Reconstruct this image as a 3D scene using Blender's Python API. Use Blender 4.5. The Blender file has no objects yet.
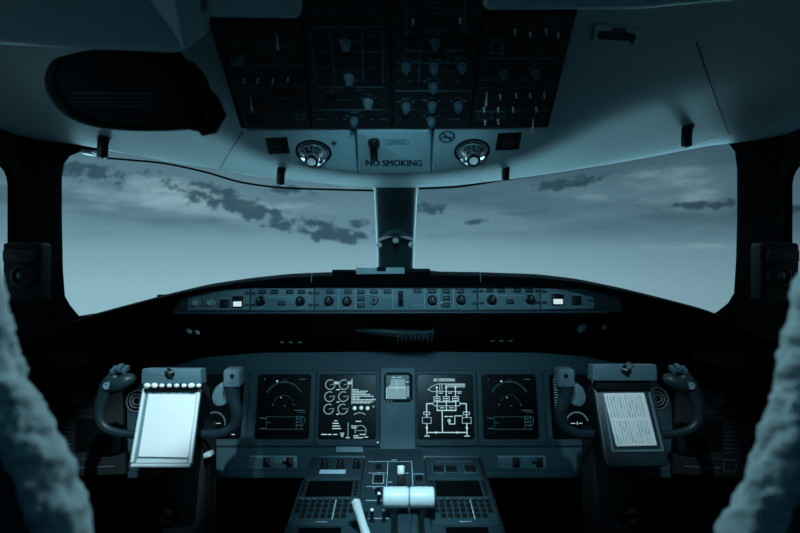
import bpy, bmesh, math, random
from mathutils import Vector, Matrix, noise
random.seed(7)
sc = bpy.context.scene
COL = sc.collection
# ------------------------------------------------------------------ camera
F = 590.0                      # focal length in pixels of the 800 wide frame
CZ = 1.25                      # eye height above the floor
cam = bpy.data.cameras.new('camera'); camo = bpy.data.objects.new('camera', cam)
COL.objects.link(camo); camo.location = (0, 0, CZ); camo.rotation_euler = (math.pi/2, 0, 0)
cam.sensor_width = 36; cam.lens = 36*F/800; cam.clip_start = 0.02
cam.dof.use_dof = True; cam.dof.focus_distance = 1.7; cam.dof.aperture_fstop = 3.2
sc.camera = camo
# ------------------------------------------------------------------ exposure
vs = sc.view_settings
sc.display_settings.display_device = 'sRGB'
vs.view_transform = 'Standard'; vs.look = 'None'; vs.gamma = 1; vs.exposure = 0; vs.use_curve_mapping = False
try:
    sc.cycles.use_denoising = True
    sc.cycles.max_bounces = 8; sc.cycles.transparent_max_bounces = 12
    sc.cycles.sample_clamp_indirect = 4
except Exception: pass

def lin(r, g, b):
    f = lambda c: (c/255/12.92) if c/255 <= 0.04045 else ((c/255+0.055)/1.055)**2.4
    return (f(r), f(g), f(b), 1)

# ------------------------------------------------------------------ world: dusk sky with broken cloud
W = bpy.data.worlds.new('sky'); sc.world = W; W.use_nodes = True
nt = W.node_tree; nt.nodes.clear()
def N(t, **k):
    n = nt.nodes.new(t)
    for a, b in k.items(): setattr(n, a, b)
    return n
def L(a, b): nt.links.new(a, b)
def M(op, a, b=None, c=None, clamp=False):
    n = N('ShaderNodeMath', operation=op); n.use_clamp = clamp
    for i, v in enumerate((a, b, c)):
        if v is None: continue
        if isinstance(v, (int, float)): n.inputs[i].default_value = v
        else: L(v, n.inputs[i])
    return n.outputs[0]
def SS(x, lo, hi):
    n = N('ShaderNodeMapRange', interpolation_type='SMOOTHSTEP')
    L(x, n.inputs[0]); n.inputs[1].default_value = lo; n.inputs[2].default_value = hi
    n.inputs[3].default_value = 0; n.inputs[4].default_value = 1
    return n.outputs[0]
def MIX(f, a, b):
    n = N('ShaderNodeMix', data_type='RGBA')
    if isinstance(f, (int, float)): n.inputs[0].default_value = f
    else: L(f, n.inputs[0])
    for i, v in ((6, a), (7, b)):
        if isinstance(v, tuple): n.inputs[i].default_value = v
        else: L(v, n.inputs[i])
    return n.outputs[2]
tc = N('ShaderNodeTexCoord'); sx = N('ShaderNodeSeparateXYZ'); L(tc.outputs['Generated'], sx.inputs[0])
az = M('ARCTAN2', sx.outputs[0], sx.outputs[1]); el = M('ARCSINE', sx.outputs[2])
def NZ(sa, se, scale, detail=6, rough=.55, off=0):
    c = N('ShaderNodeCombineXYZ'); L(M('MULTIPLY', az, sa), c.inputs[0]); L(M('MULTIPLY', el, se), c.inputs[1]); c.inputs[2].default_value = off
    n = N('ShaderNodeTexNoise'); L(c.outputs[0], n.inputs['Vector']); n.inputs['Scale'].default_value = scale
    n.inputs['Detail'].default_value = detail; n.inputs['Roughness'].default_value = rough
    return n.outputs[0]
ramp = N('ShaderNodeValToRGB'); L(M('MULTIPLY_ADD', el, 1.0, 0.2), ramp.inputs[0])
r = ramp.color_ramp
stops = [(0.0, lin(168,204,214)), (0.10, lin(146,186,198)), (0.17, lin(140,180,192)), (0.225, lin(122,162,176)), (0.27, lin(98,135,149)), (0.34, lin(88,122,135)), (0.45, lin(66,98,112)), (0.9, lin(30,55,68))]
r.elements[0].position, r.elements[0].color = stops[0]; r.elements[1].position, r.elements[1].color = stops[-1]
for p, c in stops[1:-1]:
    e = r.elements.new(p); e.color = c
base = ramp.outputs[0]
# pale streaky high cloud, above about 3 degrees
n1 = NZ(1.0, 3.2, 5.0, 8, .62, 3.3)
up = SS(el, 0.03, 0.12)
wisp = M('MULTIPLY', SS(n1, .48, .72), up)
base = MIX(M('MULTIPLY', wisp, .85), base, lin(150,184,194))
n2 = NZ(1.0, 5.5, 3.0, 6, .55, 9.1)
base = MIX(M('MULTIPLY', M('MULTIPLY', SS(n2, .44, .62), SS(el, .02, .09)), .8), base, lin(66,98,112))
# the dark puffs: a band falling to the right, and two small banks
def blob(a0, e0, slope, wa, we):
    da = M('DIVIDE', M('SUBTRACT', az, a0), wa)
    de = M('DIVIDE', M('SUBTRACT', M('SUBTRACT', el, e0), M('MULTIPLY', M('SUBTRACT', az, a0), slope)), we)
    d = M('ADD', M('MULTIPLY', da, da), M('MULTIPLY', de, de))
    return M('POWER', 2.718, M('MULTIPLY', d, -1.0))
n3 = M('ADD', NZ(1.0, 1.7, 30.0, 9, .70, 1.7), M('MULTIPLY_ADD', NZ(1.0, 1.6, 75.0, 6, .6, 4.1), .34, -.17))
bands = None
for a in ((-.26, .098, -.30, .16, .024), (-.12, .058, -.12, .085, .024), (-.33, .118, -.2, .06, .012), (-.20, .127, 0, .05, .012), (-.07, .072, 0, .04, .010), (.275, .135, .1, .07, .014), (.475, .092, 0, .08, .010), (.13, .075, .1, .04, .006), (.56, .082, 0, .06, .008), (-.48, .14, -.2, .08, .016), (.05, .10, 0, .05, .012)):
    b = blob(*a); bands = b if bands is None else M('MAXIMUM', bands, b)
dens = SS(M('ADD', M('MULTIPLY', bands, .33), n3), .67, .80)
base = MIX(M('MULTIPLY', dens, .88), base, lin(42,72,86))
n4 = NZ(1.0, 9.0, 12.0, 5, .6, 5.0)
tr = M('MULTIPLY', blob(.46, .031, 0, .07, .0035), SS(n4, .3, .6))
base = MIX(M('MULTIPLY', tr, .5), base, lin(175,205,212))
side = M('SUBTRACT', 1.0, M('MULTIPLY', SS(az, -.1, .9), .45))      # dimmer towards the right-hand quarter
vm = N('ShaderNodeVectorMath', operation='SCALE'); L(base, vm.inputs[0]); L(side, vm.inputs['Scale'])
# unseen bright band below the horizon, added to light the ceiling from below
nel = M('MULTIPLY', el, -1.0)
low_fill = M('MULTIPLY', SS(nel, .085, .115), M('SUBTRACT', 1.0, SS(nel, .12, .30)))
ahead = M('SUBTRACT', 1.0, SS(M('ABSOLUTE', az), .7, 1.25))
glow = M('MULTIPLY', M('MULTIPLY', low_fill, ahead), 20.0)
high = M('MULTIPLY', SS(el, .22, .30), M('SUBTRACT', 1.0, SS(el, .7, 1.0)))  # unseen sky above the windows, brightened to light seats and handles
abeam = M('MULTIPLY', M('MULTIPLY', SS(M('ABSOLUTE', az), .85, 1.15), M('SUBTRACT', 1.0, SS(M('ABSOLUTE', az), 1.9, 2.3))), M('MULTIPLY', SS(el, -.02, .12), M('SUBTRACT', 1.0, SS(el, .4, .7))))  # unseen sky to either side, brightened to light the seat fleece
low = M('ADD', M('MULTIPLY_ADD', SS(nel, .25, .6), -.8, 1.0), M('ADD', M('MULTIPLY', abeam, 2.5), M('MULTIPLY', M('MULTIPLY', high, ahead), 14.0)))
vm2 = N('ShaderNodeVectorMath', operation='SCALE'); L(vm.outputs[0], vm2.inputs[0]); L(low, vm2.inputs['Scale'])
fill_node = N('ShaderNodeVectorMath', operation='SCALE'); fill_node.inputs[0].default_value = lin(124,182,200)[:3]; L(glow, fill_node.inputs['Scale'])
va = N('ShaderNodeVectorMath', operation='ADD'); L(vm2.outputs[0], va.inputs[0]); L(fill_node.outputs[0], va.inputs[1]); vm2 = va
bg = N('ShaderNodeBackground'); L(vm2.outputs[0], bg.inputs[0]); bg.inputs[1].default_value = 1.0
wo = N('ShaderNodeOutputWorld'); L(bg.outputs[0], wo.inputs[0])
W.cycles.sampling_method = 'MANUAL'; W.cycles.sample_map_resolution = 512

# ------------------------------------------------------------------ spot and area lamps added to brighten the cabin, no fixtures modelled
def area(name, loc, rot, sx_, sy_, power, col):
    l = bpy.data.lights.new(name, 'AREA'); l.shape = 'RECTANGLE'; l.size = sx_; l.size_y = sy_; l.energy = power; l.color = col
    o = bpy.data.objects.new(name, l); COL.objects.link(o); o.location = loc; o.rotation_euler = rot; return o
def spot(name, loc, target, power, col, ang, blend=.5, rad=.01):
    l = bpy.data.lights.new(name, 'SPOT'); l.energy = power; l.color = col; l.spot_size = math.radians(ang); l.spot_blend = blend; l.shadow_soft_size = rad
    o = bpy.data.objects.new(name, l); COL.objects.link(o); o.location = loc
    o.rotation_euler = (Vector(target)-Vector(loc)).to_track_quat('-Z', 'Y').to_euler(); return o
TEAL = (.10, .62, 1.0); PALE = (.62, .90, 1.0)
area('aft_fill', (0, -.45, 1.80), (math.radians(28), 0, 0), .5, .2, .45, (.12, .60, 1.0))  # added teal fill behind the camera, lifts the dark cabin
area('seat_fill', (0, .82, 1.60), (math.radians(-38), 0, 0), .30, .06, 1.7, (.50, .88, 1.0))  # added fill aimed aft, brightens the fleece rims of the seats
spot('paper_spot', (-.25, .62, 1.56), (-.535, 1.32, .98), 44, PALE, 24, .7)  # added spot without a fixture, brightens the port notepad
spot('paper_spot', (.25, .62, 1.56), (.535, 1.32, .99), 17, PALE, 24, .7)  # same added spot, weaker, for the starboard card
spot('pedestal_fill', (.02, .70, 1.58), (.01, 1.36, .74), 48, (.52,.86,1.0), 32, .9)  # added spot, brightens the thrust handles and pedestal
spot('panel_fill', (0, .50, 1.555), (0, 1.85, .93), 18, (.36,.80,1.0), 62, 1.0, .06)  # added wide fill for the instrument panel and glareshield

# ------------------------------------------------------------------ helpers
def P(px, py, Y):
    return Vector(((px-400)/F*Y, Y, CZ-(py-266.5)/F*Y))
class Fr:
    """a plane in the place: origin, u to the right, v up along it, n towards the cabin"""
    def __init__(s, o, v, u=(1,0,0)):
        s.o = Vector(o); s.v = Vector(v).normalized(); s.u = Vector(u).normalized()
        s.n = s.u.cross(s.v).normalized()
        if abs(s.u.z) > 1e-6: s.v = s.n.cross(s.u).normalized()
        else: s.u = s.v.cross(s.n).normalized()
    def at(s, px, py, c=0):
        d = Vector(((px-400)/F, 1, -(py-266.5)/F)); o = s.o+s.n*c; e = Vector((0,0,CZ))
        t = (o-e).dot(s.n)/d.dot(s.n); p = e+d*t-o
        return p.dot(s.u), p.dot(s.v)
    def pt(s, a, b, c=0): return s.o+s.u*a+s.v*b+s.n*c
    def mat(s, a, b, c=0):
        m = Matrix((s.u, s.v, s.n)).transposed().to_4x4(); m.translation = s.pt(a, b, c); return m
ID = Fr((0,0,0), (0,1,0))       # local frame: u=X v=Y n=Z

class MB:
    def __init__(s): s.v = []; s.f = []
    def add(s, vs_, fs): 
        n = len(s.v); s.v += [Vector(x) for x in vs_]; s.f += [tuple(i+n for i in f) for f in fs]; return s
    def prism(s, fr, out, c0, c1, bev=0.0, inset=None):
        """outline (counter clockwise seen from n), from c0 up to c1 with a chamfer"""
        n = len(out); cx = sum(p[0] for p in out)/n; cy = sum(p[1] for p in out)/n
        area2 = sum(out[i][0]*out[(i+1)%n][1]-out[(i+1)%n][0]*out[i][1] for i in range(n))
        if area2 < 0: out = list(reversed(out))
        def ins(d):
            r_ = []
            for i in range(n):
                p0 = Vector(out[i-1]); p1 = Vector(out[i]); p2 = Vector(out[(i+1)%n])
                e1 = (p1-p0); e2 = (p2-p1)
                if e1.length < 1e-9: e1 = e2
                if e2.length < 1e-9: e2 = e1
                e1.normalize(); e2.normalize()
                n1_ = Vector((-e1.y, e1.x)); n2_ = Vector((-e2.y, e2.x)); m = n1_+n2_
                if m.length < 1e-6: m = n1_
                m.normalize(); k = d/max(.35, m.dot(n1_)); r_.append(p1+m*k)
            return r_
        rings = [(out, c0)]
        if bev > 0: rings += [(out, c1-bev), (ins(bev*.3), c1-bev*.3), (ins(bev), c1)]
        else: rings += [(out, c1)]
        vs_ = []; fs = []
        for o, c in rings: vs_ += [fr.pt(p[0], p[1], c) for p in o]
        for k in range(len(rings)-1):
            for i in range(n): fs.append((k*n+i, k*n+(i+1)%n, (k+1)*n+(i+1)%n, (k+1)*n+i))
        fs.append(tuple(range(n-1, -1, -1))); b = (len(rings)-1)*n; fs.append(tuple(b+i for i in range(n)))
        return s.add(vs_, fs)
    def box(s, fr, a0, b0, a1, b1, c0, c1, bev=0.0, rad=0.0):
        return s.prism(fr, rrect(a0, b0, a1, b1, rad), c0, c1, bev)
    def cyl(s, fr, a, b, c0, c1, r0, r1=None, seg=20, bev=0.0):
        r1 = r0 if r1 is None else r1
        prof = [(0, c0), (r0, c0), (r1, c1-bev), (max(r1-bev, 0), c1), (0, c1)] if bev else [(0, c0), (r0, c0), (r1, c1), (0, c1)]
        return s.lathe(fr, a, b, prof, seg)
    def lathe(s, fr, a, b, prof, seg=20):
        vs_ = []; fs = []; idx = []
        for (rr, c) in prof:
            if rr <= 1e-9: idx.append([len(vs_)]*seg); vs_.append(fr.pt(a, b, c))
            else:
                idx.append([len(vs_)+i for i in range(seg)])
                vs_ += [fr.pt(a+rr*math.cos(2*math.pi*i/seg), b+rr*math.sin(2*math.pi*i/seg), c) for i in range(seg)]
        for k in range(len(prof)-1):
            for i in range(seg):
                q = [idx[k][i], idx[k][(i+1)%seg], idx[k+1][(i+1)%seg], idx[k+1][i]]; u_ = []
                for x in q:
                    if x not in u_: u_.append(x)
                if len(u_) > 2: fs.append(tuple(u_))
        return s.add(vs_, fs)
    def tube(s, pts, rad, seg=12, flat=1.0, flatdir=None, bump=None):
        pts = [Vector(p) for p in pts]; n = len(pts)
        if isinstance(rad, (int, float)): rad = [rad]*n
        t0 = (pts[1]-pts[0]).normalized(); up = Vector(flatdir) if flatdir else Vector((0,1,0) if abs(t0.y) < .8 else (0,0,1))
        nn = (up-t0*up.dot(t0)).normalized(); vs_ = []; fs = []
        for i in range(n):
            t = (pts[min(i+1,n-1)]-pts[max(i-1,0)]).normalized()
            nn = (nn-t*nn.dot(t)).normalized(); bb = t.cross(nn)
            for k in range(seg):
                an = 2*math.pi*k/seg; d = nn*math.cos(an)*flat+bb*math.sin(an); p = pts[i]+d*rad[i]
                if bump: p = p+d*bump(p)
                vs_.append(p)
        for i in range(n-1):
            for k in range(seg): fs.append((i*seg+k, i*seg+(k+1)%seg, (i+1)*seg+(k+1)%seg, (i+1)*seg+k))
        for end, i in ((-1, 0), (1, n-1)):
            c = len(vs_); t = (pts[1]-pts[0]).normalized() if i == 0 else (pts[-1]-pts[-2]).normalized()
            vs_.append(pts[i]+t*end*rad[i]*.45)
            for k in range(seg):
                q = (i*seg+k, i*seg+(k+1)%seg, c); fs.append(q if end > 0 else q[::-1])
        return s.add(vs_, fs)
    def ball(s, c, r, seg=14, sc_=(1,1,1)):
        fr = Fr(c, (0,1,0)); prof = [(r*math.sin(math.pi*i/8), -r*math.cos(math.pi*i/8)) for i in range(9)]
        prof[0] = (0, -r); prof[-1] = (0, r); n = len(s.v); s.lathe(fr, 0, 0, prof, seg); c = Vector(c)
        for i in range(n, len(s.v)):
            d = s.v[i]-c; s.v[i] = c+Vector((d.x*sc_[0], d.y*sc_[1], d.z*sc_[2]))
        return s
    def line(s, fr, pts, w, c, th=.0004, closed=False):
        """a printed stroke lying on the face"""
        pts = [Vector(p) for p in pts]; pts = pts+[pts[0]] if closed else pts
        for p, q in zip(pts[:-1], pts[1:]):
            d = (q-p)
            if d.length < 1e-7: continue
            d.normalize(); m = Vector((-d.y, d.x))*w/2; e = d*w*.35
            s.prism(fr, [p-e-m, q+e-m, q+e+m, p-e+m], c, c+th)
        return s
    def arc(s, fr, ctr, r, a0, a1, w, c, seg=20, ry=None):
        ry = ry or r
        pts = [(ctr[0]+r*math.cos(math.radians(a0+(a1-a0)*i/seg)), ctr[1]+ry*math.sin(math.radians(a0+(a1-a0)*i/seg))) for i in range(seg+1)]
        return s.line(fr, pts, w, c)
    def text(s, fr, txt, a, b, size, c, align='CENTER', sx_=1.0, bold=0.0):
        cu = bpy.data.curves.new('t', 'FONT'); cu.body = txt; cu.size = size; cu.align_x = align; cu.align_y = 'CENTER'; cu.extrude = .0002; cu.offset = bold; cu.resolution_u = 3
        o = bpy.data.objects.new('t', cu); COL.objects.link(o); bpy.context.view_layer.update()
        me = bpy.data.meshes.new_from_object(o.evaluated_get(bpy.context.evaluated_depsgraph_get()))
        s.add([fr.pt(a+v.co.x*sx_, b+v.co.y, c+v.co.z) for v in me.vertices], [tuple(p.vertices) for p in me.polygons])
        bpy.data.objects.remove(o); bpy.data.curves.remove(cu); bpy.data.meshes.remove(me); return s
    def textfit(s, fr, txt, x0, x1, y0, y1, c, bold=.0):
        """lettering filling the picture box x0..x1, y0 (top)..y1"""
        a0, b1 = fr.at(x0, y0, c); a1, b0 = fr.at(x1, y1, c); n = len(s.v); 
        for k in ((-1, 0, 1) if bold else (0,)): s.text(ID, txt, k*bold, 0, .02, 0)
        v = s.v[n:]; lx = min(p.x for p in v); hx = max(p.x for p in v); ly = min(p.y for p in v); hy = max(p.y for p in v)
        for i, p in enumerate(v): s.v[n+i] = fr.pt(a0+(p.x-lx)/(hx-lx)*(a1-a0), b0+(p.y-ly)/(hy-ly)*(b1-b0), c+p.z)
        return s
    def mesh(s, m, off=Vector((0,0,0)), ang=38, name='m', smooth=True):
        me = bpy.data.meshes.new(name); me.from_pydata([v-off for v in s.v], [], s.f); me.validate()
        bm = bmesh.new(); bm.from_mesh(me); bmesh.ops.remove_doubles(bm, verts=bm.verts, dist=1e-6); bmesh.ops.recalc_face_normals(bm, faces=bm.faces)
        if smooth:
            for f in bm.faces: f.smooth = True
            for e in bm.edges:
                if len(e.link_faces) == 2: e.smooth = e.calc_face_angle(3) < math.radians(ang)
        bm.to_mesh(me); bm.free(); me.materials.append(m); return me
    def build(s, name, m, parent=None, ang=38, smooth=True):
        if parent is None:
            c = sum(s.v, Vector())/len(s.v); c.z = min(v.z for v in s.v)
            o = bpy.data.objects.new(name, s.mesh(m, c, ang, name, smooth)); o.location = c
        else:
            off = Vector(); q = parent
            while q: off = off+q.location; q = q.parent
            o = bpy.data.objects.new(name, s.mesh(m, off, ang, name, smooth)); o.parent = parent
        COL.objects.link(o); return o
def rrect(a0, b0, a1, b1, rad=0.0, seg=4):
    if a1 < a0: a0, a1 = a1, a0
    if b1 < b0: b0, b1 = b1, b0
    if rad <= 0: return [(a0,b0),(a1,b0),(a1,b1),(a0,b1)]
    rad = min(rad, (a1-a0)*.49, (b1-b0)*.49); o = []
    for cx, cy, s0 in ((a1-rad, b0+rad, -90), (a1-rad, b1-rad, 0), (a0+rad, b1-rad, 90), (a0+rad, b0+rad, 180)):
        for i in range(seg+1):
            t = math.radians(s0+90*i/seg); o.append((cx+rad*math.cos(t), cy+rad*math.sin(t)))
    return o
def smoothpath(pts, k=6):
    pts = [Vector(p) for p in pts]; o = []
    for i in range(len(pts)-1):
        p0 = pts[max(i-1,0)]; p1 = pts[i]; p2 = pts[i+1]; p3 = pts[min(i+2, len(pts)-1)]
        for j in range(k):
            t = j/k; o.append(.5*((2*p1)+(-p0+p2)*t+(2*p0-5*p1+4*p2-p3)*t*t+(-p0+3*p1-3*p2+p3)*t**3))
    o.append(pts[-1]); return o
def smoothvals(v, k=6): return [x[0] for x in smoothpath([(a,0,0) for a in v], k)]
def tag(o, label=None, cat=None, group=None, kind=None):
    if label: o['label'] = label
    if cat: o['category'] = cat
    if group: o['group'] = group
    if kind: o['kind'] = kind
    return o
def empty(name, loc, label=None, cat=None, group=None, kind=None):
    o = bpy.data.objects.new(name, None); COL.objects.link(o); o.location = loc; o.empty_display_size = .05
    return tag(o, label, cat, group, kind)
bpy.context.view_layer.update()
def place(me, name, fr, a, b, c, parent, scale=1.0, rot=0.0, label=None):
    """a part with shared mesh data, standing on the frame at (a, b)"""
    o = bpy.data.objects.new(name, me); COL.objects.link(o); m = fr.mat(a, b, c)
    if rot: m = m @ Matrix.Rotation(rot, 4, 'Z')
    if scale != 1.0: m = m @ Matrix.Scale(scale, 4)
    m.translation -= parent.location; o.parent = parent; o.matrix_local = m
    if label: o['label'] = label
    return o
def sub(me, name, parent, label=None):
    o = bpy.data.objects.new(name, me); COL.objects.link(o); o.parent = parent
    if label: o['label'] = label
    return o

# ------------------------------------------------------------------ materials
def mat(name, col, rough=.5, metal=0.0, var=.10, vscale=30, bump=0.0, bscale=300, emit=None, estr=1.0, spec=.5, sheen=0.0):
    m = bpy.data.materials.new(name); m.use_nodes = True; t = m.node_tree; b = t.nodes['Principled BSDF']
    c = lin(*col)
    b.inputs['Roughness'].default_value = rough; b.inputs['Metallic'].default_value = metal
    b.inputs['Specular IOR Level'].default_value = spec
    if sheen: b.inputs['Sheen Weight'].default_value = sheen
    co = t.nodes.new('ShaderNodeTexCoord')
    nz = t.nodes.new('ShaderNodeTexNoise'); nz.inputs['Scale'].default_value = vscale; nz.inputs['Detail'].default_value = 4
    t.links.new(co.outputs['Object'], nz.inputs['Vector'])
    mx = t.nodes.new('ShaderNodeMix'); mx.data_type = 'RGBA'; t.links.new(nz.outputs[0], mx.inputs[0])
    mx.inputs[6].default_value = tuple(x*(1-var) for x in c[:3])+(1,); mx.inputs[7].default_value = tuple(min(1, x*(1+var)) for x in c[:3])+(1,)
    t.links.new(mx.outputs[2], b.inputs['Base Color'])
    if bump:
        n2_ = t.nodes.new('ShaderNodeTexNoise'); n2_.inputs['Scale'].default_value = bscale; n2_.inputs['Detail'].default_value = 3
        t.links.new(co.outputs['Object'], n2_.inputs['Vector'])
        bp = t.nodes.new('ShaderNodeBump'); bp.inputs['Strength'].default_value = bump; bp.inputs['Distance'].default_value = .002
        t.links.new(n2_.outputs[0], bp.inputs['Height']); t.links.new(bp.outputs[0], b.inputs['Normal'])
    if emit:
        b.inputs['Emission Color'].default_value = lin(*emit); b.inputs['Emission Strength'].default_value = estr
    return m
m_ceil = mat('ceiling_plastic', (134,174,184), .55, var=.04, vscale=6, bump=.15, bscale=500)
m_nose = mat('nose_panel_plastic', (160,196,205), .5, var=.03, vscale=8, bump=.1, bscale=600)
m_black = mat('black_trim', (5,10,12), .7, var=.15, spec=.25)
m_pillar = mat('pillar_black', (4,8,10), .9, var=.1, spec=.03)
m_matte = mat('black_felt', (7,15,18), .95, var=.2, spec=.1)
m_panel = mat('panel_grey', (74,104,114), .5, var=.06, bump=.1, bscale=700)
m_ped = mat('pedestal_grey', (36,59,67), .5, var=.06, bump=.1, bscale=700)
m_panel2 = mat('panel_grey_light', (138,168,176), .5, var=.05)
m_bezel = mat('bezel_grey', (60,90,100), .45, var=.06)
m_glare = mat('guidance_panel_grey', (118,148,157), .5, var=.06)
m_face = mat('overhead_face', (12,26,32), .6, var=.1)
m_line = mat('engraving', (86,120,132), .6, var=.05)
m_linelit = mat('panel_print_white', (190,215,222), .6, var=.05)
m_knob = mat('black_knob', (12,20,23), .35, var=.1)
m_knobg = mat('grey_knob', (110,142,152), .4, var=.08)
m_white = mat('white_plastic', (245,248,248), .35, var=.03)
m_whitem = mat('cream_handle', (214,226,228), .35, var=.03)
m_chrome = mat('chrome', (225,232,235), .12, metal=1.0, var=.02)
m_metal = mat('brushed_metal', (170,185,190), .35, metal=.9, var=.06)
m_yoke = mat('yoke_grey', (30,50,58), .45, var=.08, bump=.1)
m_yokel = mat('yoke_light_grey', (92,120,130), .42, var=.05)
m_paper = mat('paper', (236,240,240), .7, var=.02)
m_print = mat('printed_ink', (140,170,180), .8, var=.1)
m_text = mat('dark_lettering', (16,38,46), .7)
m_dark = mat('screen_glass_black', (3,7,9), .25, var=.1)
m_fleece = mat('sheepskin', (196,210,213), .95, var=.22, vscale=45, bump=1.0, bscale=130, spec=.1, sheen=.4)
m_shell = mat('seat_shell', (18,36,43), .7, var=.08)
m_floor = mat('floor_carpet', (16,26,30), .95, var=.2, vscale=200, bump=.4, bscale=900)
m_wall = mat('sidewall_dark', (9,21,26), .75, var=.1)
m_button = mat('push_button_black', (6,12,14), .5, var=.1)
m_post = mat('post_satin', (84,114,124), .42, var=.04)
def emat(name, col, s):
    m = bpy.data.materials.new(name); m.use_nodes = True; t = m.node_tree; t.nodes.clear()
    e = t.nodes.new('ShaderNodeEmission'); e.inputs[0].default_value = lin(*col); e.inputs[1].default_value = s
    nz = t.nodes.new('ShaderNodeTexNoise'); nz.inputs['Scale'].default_value = 900
    mr = t.nodes.new('ShaderNodeMapRange'); mr.inputs[3].default_value = .8*s; mr.inputs[4].default_value = 1.15*s
    t.links.new(nz.outputs[0], mr.inputs[0]); t.links.new(mr.outputs[0], e.inputs[1])
    o = t.nodes.new('ShaderNodeOutputMaterial'); t.links.new(e.outputs[0], o.inputs[0]); return m
e_hi = emat('display_bright', (178,222,232), 1.0)
e_mid = emat('display_mid', (96,140,154), 1.0)
e_lo = emat('display_dim', (50,82,94), 1.0)
e_att = emat('display_attitude', (118,158,170), 1.0)
e_but = emat('lit_button', (205,230,235), 1.0)
def glass():
    m = bpy.data.materials.new('window_glass'); m.use_nodes = True; t = m.node_tree; t.nodes.clear()
    tr_ = t.nodes.new('ShaderNodeBsdfTransparent'); tr_.inputs[0].default_value = (.97,.985,.99,1)
    gl = t.nodes.new('ShaderNodeBsdfGlossy'); gl.inputs['Roughness'].default_value = .02
    fr = t.nodes.new('ShaderNodeFresnel'); fr.inputs[0].default_value = 1.35
    mx = t.nodes.new('ShaderNodeMixShader'); o = t.nodes.new('ShaderNodeOutputMaterial')
    ml = t.nodes.new('ShaderNodeMath'); ml.operation = 'MULTIPLY'; ml.inputs[1].default_value = .10
    t.links.new(fr.outputs[0], ml.inputs[0]); t.links.new(ml.outputs[0], mx.inputs[0]); t.links.new(tr_.outputs[0], mx.inputs[1]); t.links.new(gl.outputs[0], mx.inputs[2]); t.links.new(mx.outputs[0], o.inputs[0])
    return m
m_glass = glass()
m_silver = mat('ring_silver', (190,210,216), .3)
m_bar = mat('clamp_bar_grey', (74,104,114), .45, var=.05)

CX = 396.0          # the aircraft's centreline in the picture
XC = (CX-400)/F     # tangent of it
# ================================================================== STRUCTURE
fr_floor = Fr((0,0,0), (0,1,0))
tag(MB().box(fr_floor, -1.12, -1.1, 1.12, 2.75, -.04, 0).build('floor', m_floor), kind='structure')
# ceiling: a smooth moulded liner, rising aft
xs = [0, .12, .30, .42, .55, .72, .90, 1.0, 1.10]
rows = [(1.66, [.222,.223,.243,.258,.279,.308,.346,.350,.35], 0),
        (1.60, [.213,.214,.234,.250,.271,.301,.342,.348,.35], 0),
        (1.44, [.204,.205,.232,.262,.290,.335,.366,.358,.345], 0),
        (1.29, [.207,.208,.236,.285,.325,.370,.395,.368,.345], 0),
        (1.16, [.284,.284,.290,.318,.350,.392,.412,.378,.345], 0),
        (0.95, [.425,.425,.425,.432,.445,.462,.455,.410,.35], 0),
        (0.60, [.60,.60,.60,.59,.58,.57,.52,.46,.37], 0),
        (0.0, [.64,.64,.64,.63,.61,.59,.53,.46,.37], 0),
        (-1.08, [.64,.64,.64,.63,.61,.59,.53,.46,.37], 0)]
b = MB(); vs_ = []; nx = 2*len(xs)-1
for (Y, zz, _) in rows:
    full = [(-x, z) for x, z in zip(reversed(xs[1:]), reversed(zz[1:]))]+list(zip(xs, zz))
    for x, z in full: vs_.append((x+XC*Y, Y, CZ+z))
fs = [(j*nx+i, j*nx+i+1, (j+1)*nx+i+1, (j+1)*nx+i) for j in range(len(rows)-1) for i in range(nx-1)]
b.add(vs_, fs)
ceil = b.build('ceiling', m_ceil); tag(ceil, kind='structure')
md = ceil.modifiers.new('s', 'SUBSURF'); md.levels = 3; md.render_levels = 3
md = ceil.modifiers.new('t', 'SOLIDIFY'); md.thickness = .02; md.offset = 1 if ceil.data.polygons[0].normal.z > 0 else -1
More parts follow.
